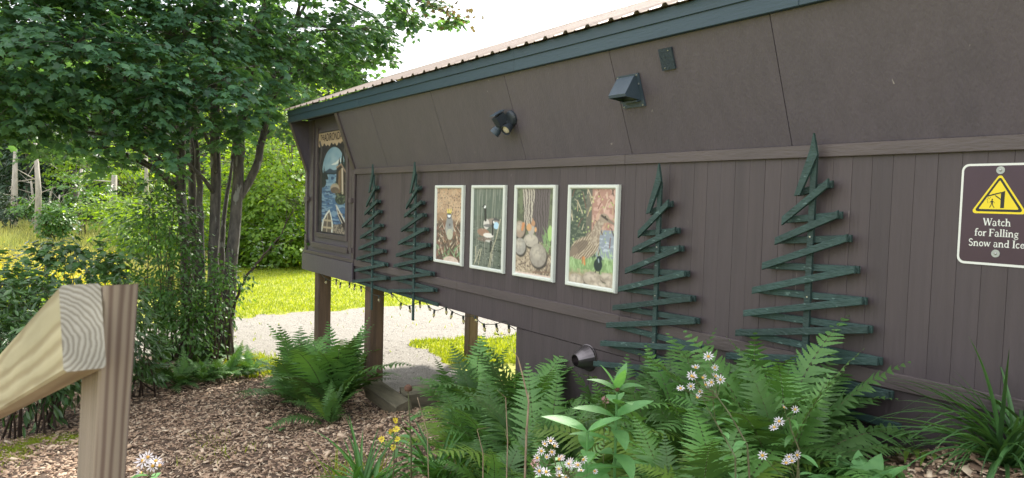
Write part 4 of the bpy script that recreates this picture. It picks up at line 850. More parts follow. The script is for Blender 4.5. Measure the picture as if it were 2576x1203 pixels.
# ---------------------------------------------------------------- generic twiggy bush / tree
def twiggy(name, base, cen, rad, ntw, nl, lsize, tpl, m_, label, cat, group, stem_r=.012, stem_m=None, nstem=6, spread=.25, droop=.3, upn=1.2, twL=.3, part_leaf='foliage'):
    stem_m = stem_m or m_twig; t = empty(name, base, label, cat, group); b = B(); cen = np.array(cen); rad = np.array(rad)
    tips = []
    for k in range(nstem):
        a = base+rng.normal(size=3)*np.array([spread, spread, 0])*.5; e = cen+rdir(1)[0]*rad*.55; e[2] = max(e[2], base[2]+.15)
        m1 = a*.6+e*.4+rng.normal(size=3)*.06*rad.mean(); m1[2] = a[2]+(e[2]-a[2])*.5
        b.tube([a, m1, e], [stem_r, stem_r*.75, stem_r*.35], 5); tips += [m1, e, (m1+e)/2]
    o_ = b.out('stems' if nstem > 1 else 'trunk', stem_m, t, smooth=True)
    if nstem > 1: o_['kind'] = 'stuff'
    tips = np.array(tips); v = rdir(ntw); s = cen+v*(rng.random((ntw, 1))**.4)*rad; o = norm((s-cen)/rad*np.array([1, 1, .5])+rng.normal(size=(ntw, 3))*.3)
    b = B()
    for k in range(0, ntw, 3):
        a = tips[np.linalg.norm(tips-s[k], axis=1).argmin()]; b.tube([a, s[k]+o[k]*twL*.5], [stem_r*.35, stem_r*.12], 3, False)
    b.out('twigs', stem_m, t)['kind'] = 'stuff'
    pos, d, nr = sprays(s-o*twL*.4, o, nl, twL, twL*.35, droop, upn); sz = rng.uniform(.7, 1.25, len(pos))*lsize
    V, Fc = leaves_arrays(tpl, pos, d, nr, sz); f_ = part(part_leaf, V, Fc, m_, t, tint=np.repeat(np.clip(rng.random(len(pos))*.7+np.repeat(rng.random(ntw), nl)*.3, 0, 1), len(tpl[0]))); f_['kind'] = 'stuff'
    return t
def bushpx(name, x, y, z, rx, rz, ntw, nl, ls, tpl, m_, label, cat, group, basey=None, **k):
    c = P(x, y, z); base = np.array([c[0], c[1], float(gh(c[0], c[1]))]); return twiggy(name, base, c, (rx, rx, rz), ntw, nl, ls, tpl, m_, label, cat, group, **k)
G1 = 'leafy shrubs around the maple stems'
for (x, y, z, rx, rz, n, lab, mm) in [
    (400, 560, 10.2, .55, .6, 170, 'light shrub with small leaves left of the maple stems, the upper one', m_shrub),
    (390, 740, 9.9, .60, .55, 190, 'dense leafy shrub just above the wooden post and left of the stems', m_shrub),
    (470, 800, 9.8, .45, .45, 130, 'dense leafy shrub in front of the maple stem bases', m_shrub),
    (455, 640, 9.9, .35, .5, 50, 'thin shrub climbing in front of the darkest maple stem', m_shrub),
    (560, 720, 9.9, .28, .5, 60, 'sparse shrub wrapped round the right maple stems', m_shrub)]:
    bushpx('leafy_shrub', x, y, z, rx, rz, n, 13, .062, OVAL, mm, lab, 'shrub', G1, nstem=7)
t = empty('curved_sapling', gp(575, 872), 'thin dark sapling bowing right from the foot of the maple', 'sapling')
b = B(); q = tube_px(b, [(575, 872, 10.3), (585, 790, 10.2), (612, 710, 10.1), (655, 655, 10), (705, 590, 10), (740, 520, 10)], [.024, .02, .018, .014, .009, .004]); b.out('trunk', m_twig, t, smooth=True)
b = B(); cc = []
for i in range(8, len(q), 2):
    e = q[i]+rdir(1, .1)[0]*.35; b.tube([q[i], e], [.005, .002], 4); cc.append(e)
b.out('branches', m_twig, t)
cc = np.array(cc); cc = np.concatenate([cc, cc-.12, q[10::2]]); ps, d, nr = sprays(cc, rdir(len(cc)), 9, .22, .09)
V, Fc = leaves_arrays(OVAL, ps, d, nr, rng.uniform(.05, .08, len(ps))); part('foliage', V, Fc, m_shrub, t, tint=np.repeat(rng.random(len(ps)), 6))['kind'] = 'stuff'
# dark rhododendron thicket at the left
G2 = 'dark broadleaf shrubs at the left edge'
for (x, y, z, rx, rz, n, lab) in [(30, 850, 6.6, .55, .5, 150, 'dark glossy shrub cut by the left frame edge behind the rail'), (150, 780, 7.4, .55, .42, 140, 'dark glossy shrub rising behind the sloping rail'), (270, 800, 8.0, .45, .45, 120, 'dark glossy shrub directly behind the timber post'), (-70, 740, 7, .5, .45, 90, 'dark glossy shrub farthest left behind the rail'), (330, 900, 8.3, .35, .3, 80, 'low dark glossy shrub right behind the post at fern height'), (120, 940, 6.9, .45, .3, 100, 'low dark glossy shrub under the rail')]:
    bushpx('glossy_shrub', x, y, z, rx, rz, n, 11, .10, LONG, m_rhod, lab, 'shrub', G2, nstem=9, upn=.8, stem_r=.011)
for (x, y, z, lab) in [(150, 640, 8.0, 'oak like seedling with dark leaves against the goldenrod'), (60, 700, 7.6, 'second dark leaved seedling at the left frame edge'), (265, 660, 8.6, 'small dark leaved seedling left of the shrubs')]:
    bushpx('dark_seedling', x, y, z, .30, .22, 26, 9, .085, MAPLE, m_rhod, lab, 'sapling', 'dark seedlings over the shrubs', nstem=4, stem_r=.008)
# ---------------------------------------------------------------- background wood
def conifer(x, ybase, z, H, lab, w_=1.0):
    c = P(x, 600, z); base = np.array([c[0], c[1], float(gh(c[0], c[1]))]); t = empty('dark_conifer', base, lab, 'tree', 'dark conifers at the back of the meadow')
    B().tube([base, base+[0, 0, H*.5], base+[0, 0, H]], [.16, .1, .02], 6).out('trunk', m_bark, t)
    n = int(900*H/9); h = rng.random(n)**.9; ang = rng.random(n)*6.283; R = (1-h)*H*.20*w_+.15; rr = R*rng.random(n)**.5
    pos = base+np.stack([np.cos(ang)*rr, np.sin(ang)*rr, .06*H+h*H*.95-rr*.25], -1); d = norm(np.stack([np.cos(ang), np.sin(ang), -.35+0*ang], -1)+rng.normal(size=(n, 3))*.3)
    pos = np.repeat(pos, 4, 0)+rng.normal(size=(n*4, 3))*.14; d = np.repeat(d, 4, 0)+rng.normal(size=(n*4, 3))*.35; nr = norm(rng.normal(size=(n*4, 3))*.5+[0, 0, 1])
    V, Fc = leaves_arrays(NEED, pos, norm(d), nr, rng.uniform(.25, .5, len(pos))); part('crown', V, Fc, m_dark, t, tint=np.repeat(rng.random(len(pos)), 4))['kind'] = 'stuff'
cx = [(-60, 44, 12), (20, 50, 14), (70, 42, 11), (130, 52, 15), (180, 44, 12), (235, 50, 14), (285, 42, 11), (340, 50, 14), (395, 44, 12), (450, 52, 15), (510, 48, 13), (570, 52, 14), (640, 50, 14), (705, 54, 14)]
pw = ['at the left frame edge', 'second from the left frame edge', 'behind the leftmost pale trunk', 'right of the leftmost pale trunks', 'behind the tall pale trunk', 'right of the tall pale trunk', 'behind the short pale stump trees', 'left of the leafy shrubs', 'behind the upper light shrub', 'behind the left maple stem', 'behind the middle maple stem', 'behind the right maple stem', 'behind the bright trees', 'behind the building end']
for (x, z, H), s in zip(cx, pw): conifer(x, 0, z, H, 'dark green conifer '+s)
def dead(x, yt, z, r, lab, lean=0):
    c = P(x, 560, z); base = np.array([c[0], c[1], float(gh(c[0], c[1]))]); top_ = P(x+lean, yt, z); t = empty('dead_tree', base, lab, 'tree', 'pale dead trunks before the dark wood')
    m_ = (base+top_)/2+rng.normal(size=3)*.12; B().tube([base, m_, top_], [r, r*.85, r*.5], 8).out('trunk', m_pale, t, smooth=True)
    b = B()
    for k in range(9):
        h = random.uniform(.45, .98); a = base+(top_-base)*h; dd = rdir(1, .1)[0]; b.tube([a, a+dd*random.uniform(.5, 1.1)+[0, 0, -.1]], [r*.22, r*.05], 4)
    b.out('dead_branches', m_pale, t)['kind'] = 'stuff'
dead(93, 360, 30, .13, 'tall pale dead trunk standing clear in the meadow', -4); dead(35, 375, 36, .17, 'pale dead trunk near the left frame edge', 4)
dead(205, 425, 34, .12, 'short pale dead trunk above the goldenrod', 0); dead(283, 440, 31, .20, 'thick pale broken trunk left of the leafy shrubs', 5)
dead(78, 455, 38, .08, 'thin grey dead trunk between the two pale ones'); dead(128, 480, 38, .08, 'thin low dead snag right of the tall pale trunk'); dead(368, 380, 33, .12, 'pale trunk glimpsed left of the maple stems'); dead(150, 490, 36, .07, 'lowest thin snag at the wood edge')
G3 = 'sunlit broadleaf trees behind the lawn'
for (x, y, z, rx, rz, n, lab) in [(620, 500, 26, 2.1, 2.3, 420, 'bright green tree right behind the maple stems'), (720, 470, 25, 1.8, 2.4, 420, 'bright yellow green tree beside the building end'), (540, 520, 30, 1.6, 1.4, 200, 'bright green tree seen between the maple stems'), (700, 600, 25, 1.8, 1.0, 300, 'low bright bush at the far edge of the lawn'), (600, 605, 25, 1.6, .9, 240, 'low bright bush behind the lawn left of the sapling'), (800, 600, 25, 2, 1.0, 200, 'bright bush hidden mostly by the building corner'),
                           (320, 430, 34, 2.4, 1.9, 220, 'light green tree in front of the conifers'), (190, 395, 38, 2.4, 1.2, 150, 'pale green bough above the tall pale trunk'), (420, 560, 22, 1.6, .9, 200, 'green bush behind the light shrub'), (640, 330, 30, 2.2, 2.2, 240, 'tall green tree above the bright ones'), (780, 330, 32, 2.4, 2.4, 200, 'tall green tree behind the building corner')]:
    bushpx('leafy_tree', x, y, z, rx, rz, n, 16, .15, DIAM, m_bright, lab, 'tree', G3, nstem=3, stem_r=.05, twL=.6, stem_m=m_bark, spread=.5)
G4 = 'low bushes along the wood edge'
for (x, y, z, rx, rz, mm, lab) in [(20, 520, 33, 1.3, .6, m_dark, 'dark low bush at the left edge of the wood'), (215, 490, 30, 1.5, 1.1, m_shrub, 'bluish green young fir at the wood edge'), (140, 555, 26, .6, .55, m_shrub, 'small rounded green bush in the meadow'), (290, 535, 26, 1.4, .7, m_bright, 'green bush right of the young fir'), (355, 590, 20, 1.2, .7, m_bright, 'bright bush beside the goldenrod'), (90, 520, 32, 1, .4, m_shrub, 'low green bush at the foot of the pale trunk')]:
    bushpx('low_bush', x, y, z, rx, rz, 120, 14, .12, DIAM, mm, lab, 'bush', G4, nstem=4, stem_r=.02, twL=.4)
# far masses of foliage that read as one wood
n = 30000; bx_x = rng.uniform(-420, 900, n); zz = rng.uniform(56, 70, n); pos = (AX+RT*(bx_x[:, None]-1288)/F)*zz[:, None]; topz = 11+4*vnoise(bx_x, 0*bx_x, .012, 3)+2*vnoise(bx_x, 0*bx_x, .05, 4); pos[:, 2] = -2.4+rng.random(n)*topz
V, Fc = leaves_arrays(DIAM, pos, rdir(n, -.2), norm(rng.normal(size=(n, 3))+[0, 0, .6]), rng.uniform(.5, 1.1, n)); o = part('distant_wood', V, Fc, m_dark, None, tint=np.repeat(rng.random(n), 4)); tag(o, 'far dark wood closing the view behind the conifers', 'wood', None, 'stuff')
# ---------------------------------------------------------------- meadow grass and goldenrod
def blades(n, xy, h0, h1, w_, m_, name, label, lean=.3, z=None, tn=None):
    X, Y = xy; g = gh(X, Y) if z is None else z; b0 = np.stack([X, Y, g-.01], -1); a = rng.random(n)*6.283; h = rng.uniform(h0, h1, n)
    sd_ = np.stack([np.cos(a), np.sin(a), 0*a], -1)*(w_*rng.uniform(.6, 1.3, n))[:, None]; tip = b0+np.stack([rng.normal(size=n)*lean*h, rng.normal(size=n)*lean*h, h], -1); mid = b0*.5+tip*.5; mid[:, 2] += h*.08
    V = np.stack([b0-sd_, b0+sd_, mid+sd_*.7, tip, mid-sd_*.7], 1).reshape(-1, 3); k = np.arange(n)[:, None]*5; Fc = np.concatenate([k+[0, 1, 2], k+[0, 2, 4], k+[4, 2, 3]])
    o = part(name, V, Fc, m_, None, tint=np.repeat(rng.random(n) if tn is None else tn, 5)); tag(o, label, 'grass', None, 'stuff'); return o
n = 52000; zz = 17+36*rng.random(n)**1.3; uu = rng.uniform(-120, 520, n); q = (AX+RT*(uu[:, None]-1288)/F)*zz[:, None]
blades(n, (q[:, 0], q[:, 1]), .3, .85, .022, m_reed, 'meadow_grass', 'tall yellowish meadow grass behind the dark shrubs', .25)
n = 150; zz = rng.uniform(12, 19, n); uu = rng.uniform(-60, 300, n); q = (AX+RT*(uu[:, None]-1288)/F)*zz[:, None]; q[:, 2] = gh(q[:, 0], q[:, 1])+rng.uniform(.5, .9, n)
cl = np.repeat(q, 42, 0)+rng.normal(size=(n*42, 3))*np.array([.07, .07, .08]); V, Fc = leaves_arrays(DIAM, cl, rdir(len(cl)), rdir(len(cl)), rng.uniform(.02, .045, len(cl))); o = part('goldenrod_flowers', V, Fc, m_yellow, None); tag(o, 'band of yellow goldenrod flowers behind the left shrubs', 'flowers', None, 'stuff')
n = 9000; zz = rng.uniform(11, 19, n); uu = rng.uniform(-120, 330, n); q = (AX+RT*(uu[:, None]-1288)/F)*zz[:, None]; q[:, 2] = gh(q[:, 0], q[:, 1])+rng.random(n)*.62
V, Fc = leaves_arrays(LONG, q, rdir(n, .3), rdir(n, .5), rng.uniform(.08, .16, n)); o = part('goldenrod_leaves', V, Fc, m_bright, None, tint=np.repeat(rng.random(n), 6)); tag(o, 'light green goldenrod leaves and stalks under the yellow flowers', 'plants', None, 'stuff')
# ---------------------------------------------------------------- lawn blades
n = 66000; zz = 10.5+16*rng.random(n)**1.2; uu = rng.uniform(540, 1320, n); q = (AX+RT*(uu[:, None]-1288)/F)*zz[:, None]; X, Y = q[:, 0], q[:, 1]
k = ~gravel_mask(X, Y) & ~mulch_mask(X, Y); k |= (rng.random(n) < .004); X, Y = X[k], Y[k]; blades(len(X), (X, Y), .03, .075, .010, m_grass, 'lawn_grass', 'short bright grass blades of the lawn', .4)
# pebbles on the drive
n = 9000; X = rng.uniform(-15, -5, n); Y = rng.uniform(2, 9, n); k = gravel_mask(X, Y); X, Y = X[k], Y[k]; n = len(X); TET = (np.array([(-.5, -.4, 0), (.5, -.4, 0), (.4, .5, 0), (-.4, .4, 0), (0, 0, .5)]), np.array([(0, 1, 4), (1, 2, 4), (2, 3, 4), (3, 0, 4)]))
m_peb = mat('pebble', (.38, .35, .31), (.27, .25, .23), 30, .9, tint=.3)
V, Fc = inst(TET[0], TET[1], frames(rdir(n)*[1, 1, 0]+1e-6, np.tile([0, 0, 1.], (n, 1)))*rng.uniform(.008, .03, n)[:, None, None], np.stack([X, Y, gh(X, Y)-.008], -1)); o = part('pebbles', V, Fc, m_peb, None, tint=np.repeat(rng.random(n), 5)); tag(o, 'loose pebbles scattered on the gravel drive', 'gravel', None, 'stuff')
# ---------------------------------------------------------------- wood chips
n = 90000; zz = 1.8+8.0*rng.random(n)**.75; uu = rng.uniform(-60, 2640, n); q = (AX+RT*(uu[:, None]-1288)/F)*zz[:, None]; X, Y = q[:, 0], q[:, 1]
pj = np.stack([X, Y, gh(X, Y)], -1); a_, b_, c_ = proj(pj); k = mulch_mask(X, Y) & (b_ < 1260) & (Y < 3.9) & ~((X > -4.95) & (Y > D)); k &= (a_ > -40) & (a_ < 2620)
# under the thick ferns few chips can be seen
hid = (a_ > 1150) & (a_ < 2080) & (rng.random(n) < .75); k &= ~hid; X, Y = X[k], Y[k]; n = len(X)
bxv = np.array([(-.5, -.5, 0), (.5, -.5, 0), (.45, .5, 0), (-.4, .5, 0), (-.5, -.5, 1), (.5, -.4, 1), (.4, .5, 1), (-.5, .45, 1.)]); bxf = np.array([(4, 5, 6), (4, 6, 7), (0, 1, 5), (0, 5, 4), (1, 2, 6), (1, 6, 5), (2, 3, 7), (2, 7, 6), (3, 0, 4), (3, 4, 7)])
L = rng.gamma(2.6, .0092, n)+.007; S = np.stack([L*rng.uniform(.22, .5, n), L, rng.uniform(.002, .006, n)], -1)
a = rng.random(n)*6.283; dd = np.stack([np.cos(a), np.sin(a), rng.normal(size=n)*.28], -1); nr = norm(rng.normal(size=(n, 3))*.33+[0, 0, 1]); R = frames(dd, nr)*S[:, None, :]
V, Fc = inst(bxv, bxf, R, np.stack([X, Y, gh(X, Y)+.004+rng.random(n)*.022+.035*(vnoise(X, Y, 9, 3)-.5)], -1)); o = part('wood_chips', V, Fc, m_chip, None, tint=np.repeat(np.clip(rng.beta(1.5, 1.3, n), 0, 1), 8)); tag(o, 'loose tan and brown wood chips covering the bed', 'wood chips', None, 'stuff')
def grasspatch(pxs, n, h0, h1, spread, name, label, mm=None, w_=.004):
    X = []; Y = []
    for (x, y) in pxs: g = gp(x, y); X.append(g[0]+rng.normal(size=n)*spread); Y.append(g[1]+rng.normal(size=n)*spread)
    X = np.concatenate(X); Y = np.concatenate(Y); blades(len(X), (X, Y), h0, h1, w_, mm or m_grass, name, label, .5, z=gh(X, Y)+.01)
grasspatch([(30, 1130), (90, 1115), (150, 1105), (180, 1110), (20, 1160), (60, 1125), (120, 1108)], 700, .01, .04, .10, 'moss_patch', 'mossy green patch in the chips at the lower left')
grasspatch([(515, 1130), (500, 1165), (530, 1105), (600, 1140)], 28, .02, .09, .10, 'sprouting_grass', 'few grass sprouts in the chips right of the post')
grasspatch([(640, 915), (670, 925), (610, 905), (650, 940)], 900, .03, .09, .16, 'verge_grass', 'bright grass verge between ferns and gravel drive', w_=.007)
grasspatch([(1660, 1203), (1720, 1180), (1250, 1210), (1180, 1215), (2050, 1203), (850, 1203), (940, 1210), (1580, 1200)], 40, .08, .26, .07, 'bed_grass', 'light green grass blades along the bottom of the bed', w_=.004)
# ---------------------------------------------------------------- ferns
def frond_mesh(seed, e0, e1, npin=17, wid=.23, lush=1.0, mm=None):
    r = np.random.default_rng(seed); m = 26; t = np.linspace(0, 1, m); el = np.radians(e0+(e1-e0)*t**1.25); yaw = np.radians(r.normal()*9)*t*2
    st = np.stack([np.sin(yaw)*np.cos(el), np.cos(yaw)*np.cos(el), np.sin(el)], -1)/(m-1); c = np.concatenate([[[0, 0, 0]], np.cumsum(st, 0)[:-1]])
    V = []; Fc = []
    # rachis : flat three sided
    b = B(); b.tube(c[::3], np.linspace(.0045, .001, len(c[::3])), 3, False); V = [tuple(a) for a in b.v]; Fc = []
    for q in b.f: Fc += [(q[0], q[1], q[2]), (q[0], q[2], q[3])]
    ns = len(Fc)
    for i in range(npin):
        u = .16+.84*(i+.5)/npin; k = min(m-2, int(u*(m-1))); fr = u*(m-1)-k; p = c[k]*(1-fr)+c[k+1]*fr; ty = norm(st[k]); sx = norm(np.cross(ty, [0, 0, 1.])); nn = np.cross(sx, ty)
        pf = (math.sin(math.pi*min(1, ((u-.10)/.9)**.62)))**.9*(1.0 if u < .9 else .95)+.03; L = wid*pf*(1+.08*r.normal())*lush
        for s in (-1, 1):
            dr = norm(sx*s*math.cos(math.radians(28-8*u))+ty*math.sin(math.radians(28-8*u+6*r.normal()))+nn*(.10+.08*r.normal()))
            cu = -nn*.22*L; wv = norm(np.cross(nn, dr)); nk = 6; o = len(V)
            for j in range(nk+1):      # toothed lance shaped leaflet, solid along its midrib
                for e_, aa in ((0, j/nk), (1, min(1, (j+.55)/nk))):
                    if j == nk and e_: break
                    hw = (.0165 if e_ == 0 else .0110)*(1-aa)**.75*(.55+.9*pf)*(.75 if aa < .05 else 1)+.0012*(1-aa); q0 = p+dr*L*(aa+(.02 if e_ == 0 else 0))+cu*aa*aa
                    V += [tuple(q0+wv*hw), tuple(q0-wv*hw)]
            k_ = (len(V)-o)//2
            for j in range(k_-1): q = o+2*j; Fc += [(q, q+1, q+3), (q, q+3, q+2)]
    mi = [1]*ns+[0]*(len(Fc)-ns); return mk('frond', np.array(V), np.array(Fc), [mm or m_fern, m_fstem], mi=mi)
FR = [frond_mesh(i, e0, e1, 24, w_*.92) for i, (e0, e1, w_) in enumerate([(84, 35, .20), (80, 15, .22), (74, -5, .22), (66, -20, .24), (84, 50, .20), (58, -25, .23), (80, 25, .24), (76, 30, .21)])]
FY = [frond_mesh(20+i, e0, e1, 22, w_, mm=m_fern2) for i, (e0, e1, w_) in enumerate([(60, -10, .24), (50, -25, .25)])]
def fern(base, n, L0, L1, label, group, tilt=(0, 0), low=.22, yel=.05):
    base = np.array([base[0], base[1], float(gh(base[0], base[1]))]); t = empty('fern', base, label, 'fern', group)
    n = int(n*1.35); L0 *= .82; L1 *= .93
    for k in range(n):
        a = 2*math.pi*(k/n)*2.39996+random.uniform(-.4, .4); L = random.uniform(L0, L1); lay = random.random() < low
        me = random.choice(FY) if random.random() < yel else (FR[random.choice((2, 3, 5))] if lay else random.choice(FR)); e = random.gauss(0, 5)+(-12 if lay else 0)
        M = Matrix.Translation((math.cos(a)*.04*random.random(), math.sin(a)*.04*random.random(), -.02)) @ Matrix.Rotation(tilt[0]*random.random(), 4, 'X') @ Matrix.Rotation(tilt[1]*random.random(), 4, 'Y') @ Matrix.Rotation(a, 4, 'Z') @ Matrix.Rotation(math.radians(e), 4, 'X') @ Matrix.Rotation(random.gauss(0, .15), 4, 'Y') @ Matrix.Scale(L, 4)
        put('frond', me, t, M)
    return t
GA, GB, GC, GD = 'ferns before the left posts', 'ferns along the foundation', 'tall ferns under the large slat trees', 'ferns at the foot of the maple'
for (x, y), n, l0, l1, s in [((845, 1045), 20, .95, 1.32, 'tallest fern standing in front of the second post'), ((765, 1035), 17, .8, 1.15, 'spreading fern before the leftmost post'), ((885, 985), 9, .6, .9, 'fern at the foot of the second post'), ((830, 1075), 10, .45, .7, 'low fern nearest the chips below the tall one'), ((735, 1010), 12, .75, 1.05, 'leftmost fern of the post group, behind the spreading one')]:
    fern(gp(x, y), n, l0, l1, s, GA, (.0, -.15))
def wy(x, Y): v = ray(x, 950); return v*(Y/v[1])
PB = [(1160, 3.15, 11, .6, .9, 'leftmost fern of the foundation row, right of the timbers'), (1170, 2.7, 12, .6, .85, 'fern below the third post, before the green patch'), (1205, 3.2, 15, .8, 1.0, 'fern between the third post and the foundation corner'), (1265, 2.65, 14, .75, 1.0, 'fern with the thin dry stem at its left'), (1325, 3.1, 17, .85, 1.15, 'upright fern covering the foundation corner'), (1350, 2.5, 14, .7, .95, 'fern with the long dry stalk in front'), (1410, 2.95, 11, .55, .75, 'fern below the metal duct cone'), (1450, 2.5, 11, .5, .75, 'fern left of the milkweed, arching over the cone'), (1540, 3.0, 12, .6, .85, 'fern behind the top of the milkweed'), (1250, 2.2, 10, .5, .7, 'low fern above the strap leaves'), (1400, 2.15, 10, .45, .65, 'low fern behind the lower white asters')]
for x, Y, n, l0, l1, s in PB: p = wy(x, Y); fern(p, n, l0, l1, s, GB, yel=.25 if Y < 2.8 else .03)  # more yellow fronds in front: sunny highlight put into the frond colour
PC = [(1610, 3.1, 12, .6, .85, 'fern at the foot of the third slat tree'), (1670, 2.75, 12, .7, .9, 'fern right of the milkweed leaves'), (1725, 3.1, 12, .75, 1.0, 'fern just right of the third slat tree'), (1780, 2.65, 10, .7, .9, 'fern behind the tall white asters'), (1830, 3.1, 13, .9, 1.1, 'tall fern left of the largest slat tree'), (1880, 2.8, 9, .6, .85, 'fern right of the tall white asters'), (1945, 3.05, 14, .9, 1.12, 'tallest fern on the pole of the largest slat tree'), (1975, 2.75, 12, .75, .95, 'bushy fern below the largest slat tree'), (1990, 3.1, 11, .8, 1.0, 'fern at the right of the largest slat tree'), (2010, 2.85, 8, .5, .75, 'rightmost fern, one frond reaching over the bare wall'), (1700, 2.25, 10, .5, .7, 'low fern beside the milkweed foot'), (1810, 2.3, 10, .5, .7, 'low fern at the foot of the aster stalk')]
for x, Y, n, l0, l1, s in PC: p = wy(x, Y); fern(p, n, l0, l1, s, GC, yel=.45 if Y < 2.8 and x < 1900 else .04)  # front ferns yellower, back ones green: sunlight painted by frond colour
for (x, y), n, l0, l1, s in [((390, 975), 14, .45, .65, 'fern directly right of the wooden post'), ((450, 975), 14, .45, .65, 'second fern right of the wooden post, front row'), ((510, 965), 14, .45, .6, 'fern in the middle of the front row by the maple'), ((570, 955), 13, .4, .6, 'fern near the right end of the front row by the maple'), ((625, 950), 12, .4, .55, 'rightmost fern of the maple group, beside the grass verge'), ((420, 920), 14, .5, .7, 'back row fern between post and maple'), ((490, 920), 13, .45, .65, 'back row fern under the darkest maple stem'), ((560, 905), 12, .4, .6, 'back row fern under the right maple stems'), ((600, 920), 10, .4, .5, 'small fern in the gap of the maple group')]:
    fern(gp(x, y), n, l0, l1, s, GD, low=.6, yel=0)
# ---------------------------------------------------------------- leaves with a shaped blade
def leaf_mesh(name, W, bend, mm, n=7, fold=.12, shape=.8, wavy=0.):
    V = []; Fc = []
    for i in range(n+1):
        t = i/n; w_ = W*(math.sin(math.pi*min(1, t**shape))**.85)+.003*(1-t); a = bend*t; y = math.sin(a)/bend if bend else t; z = -(1-math.cos(a))/bend if bend else 0
        for s in (-1, 0, 1): V.append((s*w_, y, z+abs(s)*w_*fold*2+wavy*math.sin(t*17+s)*.02))
        if i:
            o = 3*(i-1); Fc += [(o, o+1, o+4, o+3), (o+1, o+2, o+5, o+4)]
    return mk(name, np.array(V), np.array(Fc), mm, smooth=True)
ML = [leaf_mesh('leaf', .19, .7, m_milk), leaf_mesh('leaf', .21, 1.1, m_milk), leaf_mesh('leaf', .18, .35, m_milk)]
def setleaf(par, me, pos, az, elev, L, roll=0):
    M = Matrix.Translation(tuple(float(a) for a in (np.array(pos)-wl(par)))) @ Matrix.Rotation(az, 4, 'Z') @ Matrix.Rotation(elev, 4, 'X') @ Matrix.Rotation(roll, 4, 'Y') @ Matrix.Scale(L, 4); return put('leaf', me, par, M)
def base_at(x, z): p = P(x, 1000, z); return np.array([p[0], p[1], float(gh(p[0], p[1]))])
# milkweed
mw = base_at(1535, 2.75); t = empty('milkweed', mw, 'tall leafy milkweed with broad light green leaves in the foreground', 'plant')
ytop = P(1552, 985, 2.72); b = B(); b.tube([mw, (mw+ytop)/2+[.02, 0, 0], ytop], [.007, .006, .004], 6).out('stem', m_milk, t)
npair = 11
for i in range(npair):
    h = .30+.70*i/(npair-1); p = mw+(ytop-mw)*h; az = i*1.45+.5; L = .21*(1-.2*h) if i < npair-1 else .12; el = .05+.95*(h-.3)**2
    for s in (0, math.pi): setleaf(t, random.choice(ML), p, az+s+random.uniform(-.2, .2), el+random.uniform(-.15, .2), L*random.uniform(.85, 1.1), random.uniform(-.3, .3))
for az in (0.3, 2.4, 4.4): setleaf(t, ML[2], ytop, az, 1.15, .12)
B().lathe([(0, .004), (.008, .011), (.016, .009), (.02, .002)], ytop+[0, 0, .0], (0, 0, 1), 8).out('flower_buds', m_seed, t)
mw2 = base_at(1480, 2.7); t = empty('milkweed', mw2, 'shorter second milkweed stem left of the tall one', 'plant')
yt2 = P(1478, 1085, 2.65); B().tube([mw2, yt2], [.006, .004], 6).out('stem', m_milk, t)
for i in range(6):
    h = .35+.65*i/5; p = mw2+(yt2-mw2)*h; az = i*1.5+1.2
    for s in (0, math.pi): setleaf(t, random.choice(ML), p, az+s, .1+.8*(h-.35)**2+random.uniform(-.1, .2), random.uniform(.13, .19), random.uniform(-.3, .3))
# asters
def petal_ring(R, n, w_, cup, mm, name='flower_head'):
    V = []; Fc = []
    for k in range(n):
        a = 2*math.pi*k/n+random.uniform(-.1, .1); r = R*random.uniform(.85, 1.08); c, s = math.cos(a), math.sin(a); z = cup*R+random.uniform(-.12, .12)*R
        o = len(V); V += [(c*R*.16, s*R*.16, 0), (c*r*.6-s*w_, s*r*.6+c*w_, z*.6), (c*r, s*r, z), (c*r*.6+s*w_, s*r*.6-c*w_, z*.6)]; Fc.append((o, o+3, o+2, o+1))
    return mk(name, np.array(V), np.array(Fc), mm)
AST = [petal_ring(.019, 10, .0023, .12, m_whitep), petal_ring(.017, 9, .0022, .3, m_whitep), petal_ring(.013, 8, .0020, .9, m_whitep)]
YEL = [petal_ring(.022, 8, .0055, .15, m_yellow)]
_q = B().lathe([(-.001, .0045), (.003, .004), (.0045, .0015)], (0, 0, 0), (0, 0, 1), 8); DISC = mk('disc', _q.v, _q.f, m_disc)
_q = B().lathe([(-.007, .0012), (-.005, .003), (-.0005, .0035)], (0, 0, 0), (0, 0, 1), 6); CAL = mk('calyx', _q.v, _q.f, m_blade)
def head(par, kind, pos, face, s=1.0):
    q = Vector(tuple(face)).to_track_quat('Z', 'Y').to_matrix().to_4x4(); M = Matrix.Translation(tuple(float(a) for a in (np.array(pos)-wl(par)))) @ q @ Matrix.Rotation(random.random()*6, 4, 'Z') @ Matrix.Scale(s, 4)
    o = put('flower_head', random.choice(kind), par, M); put('disc', DISC, o); put('calyx', CAL, o); return o
SL = [leaf_mesh('leaf', .18, .8, m_milk), leaf_mesh('leaf', .15, .5, m_blade), leaf_mesh('leaf', .14, 1.2, m_blade)]
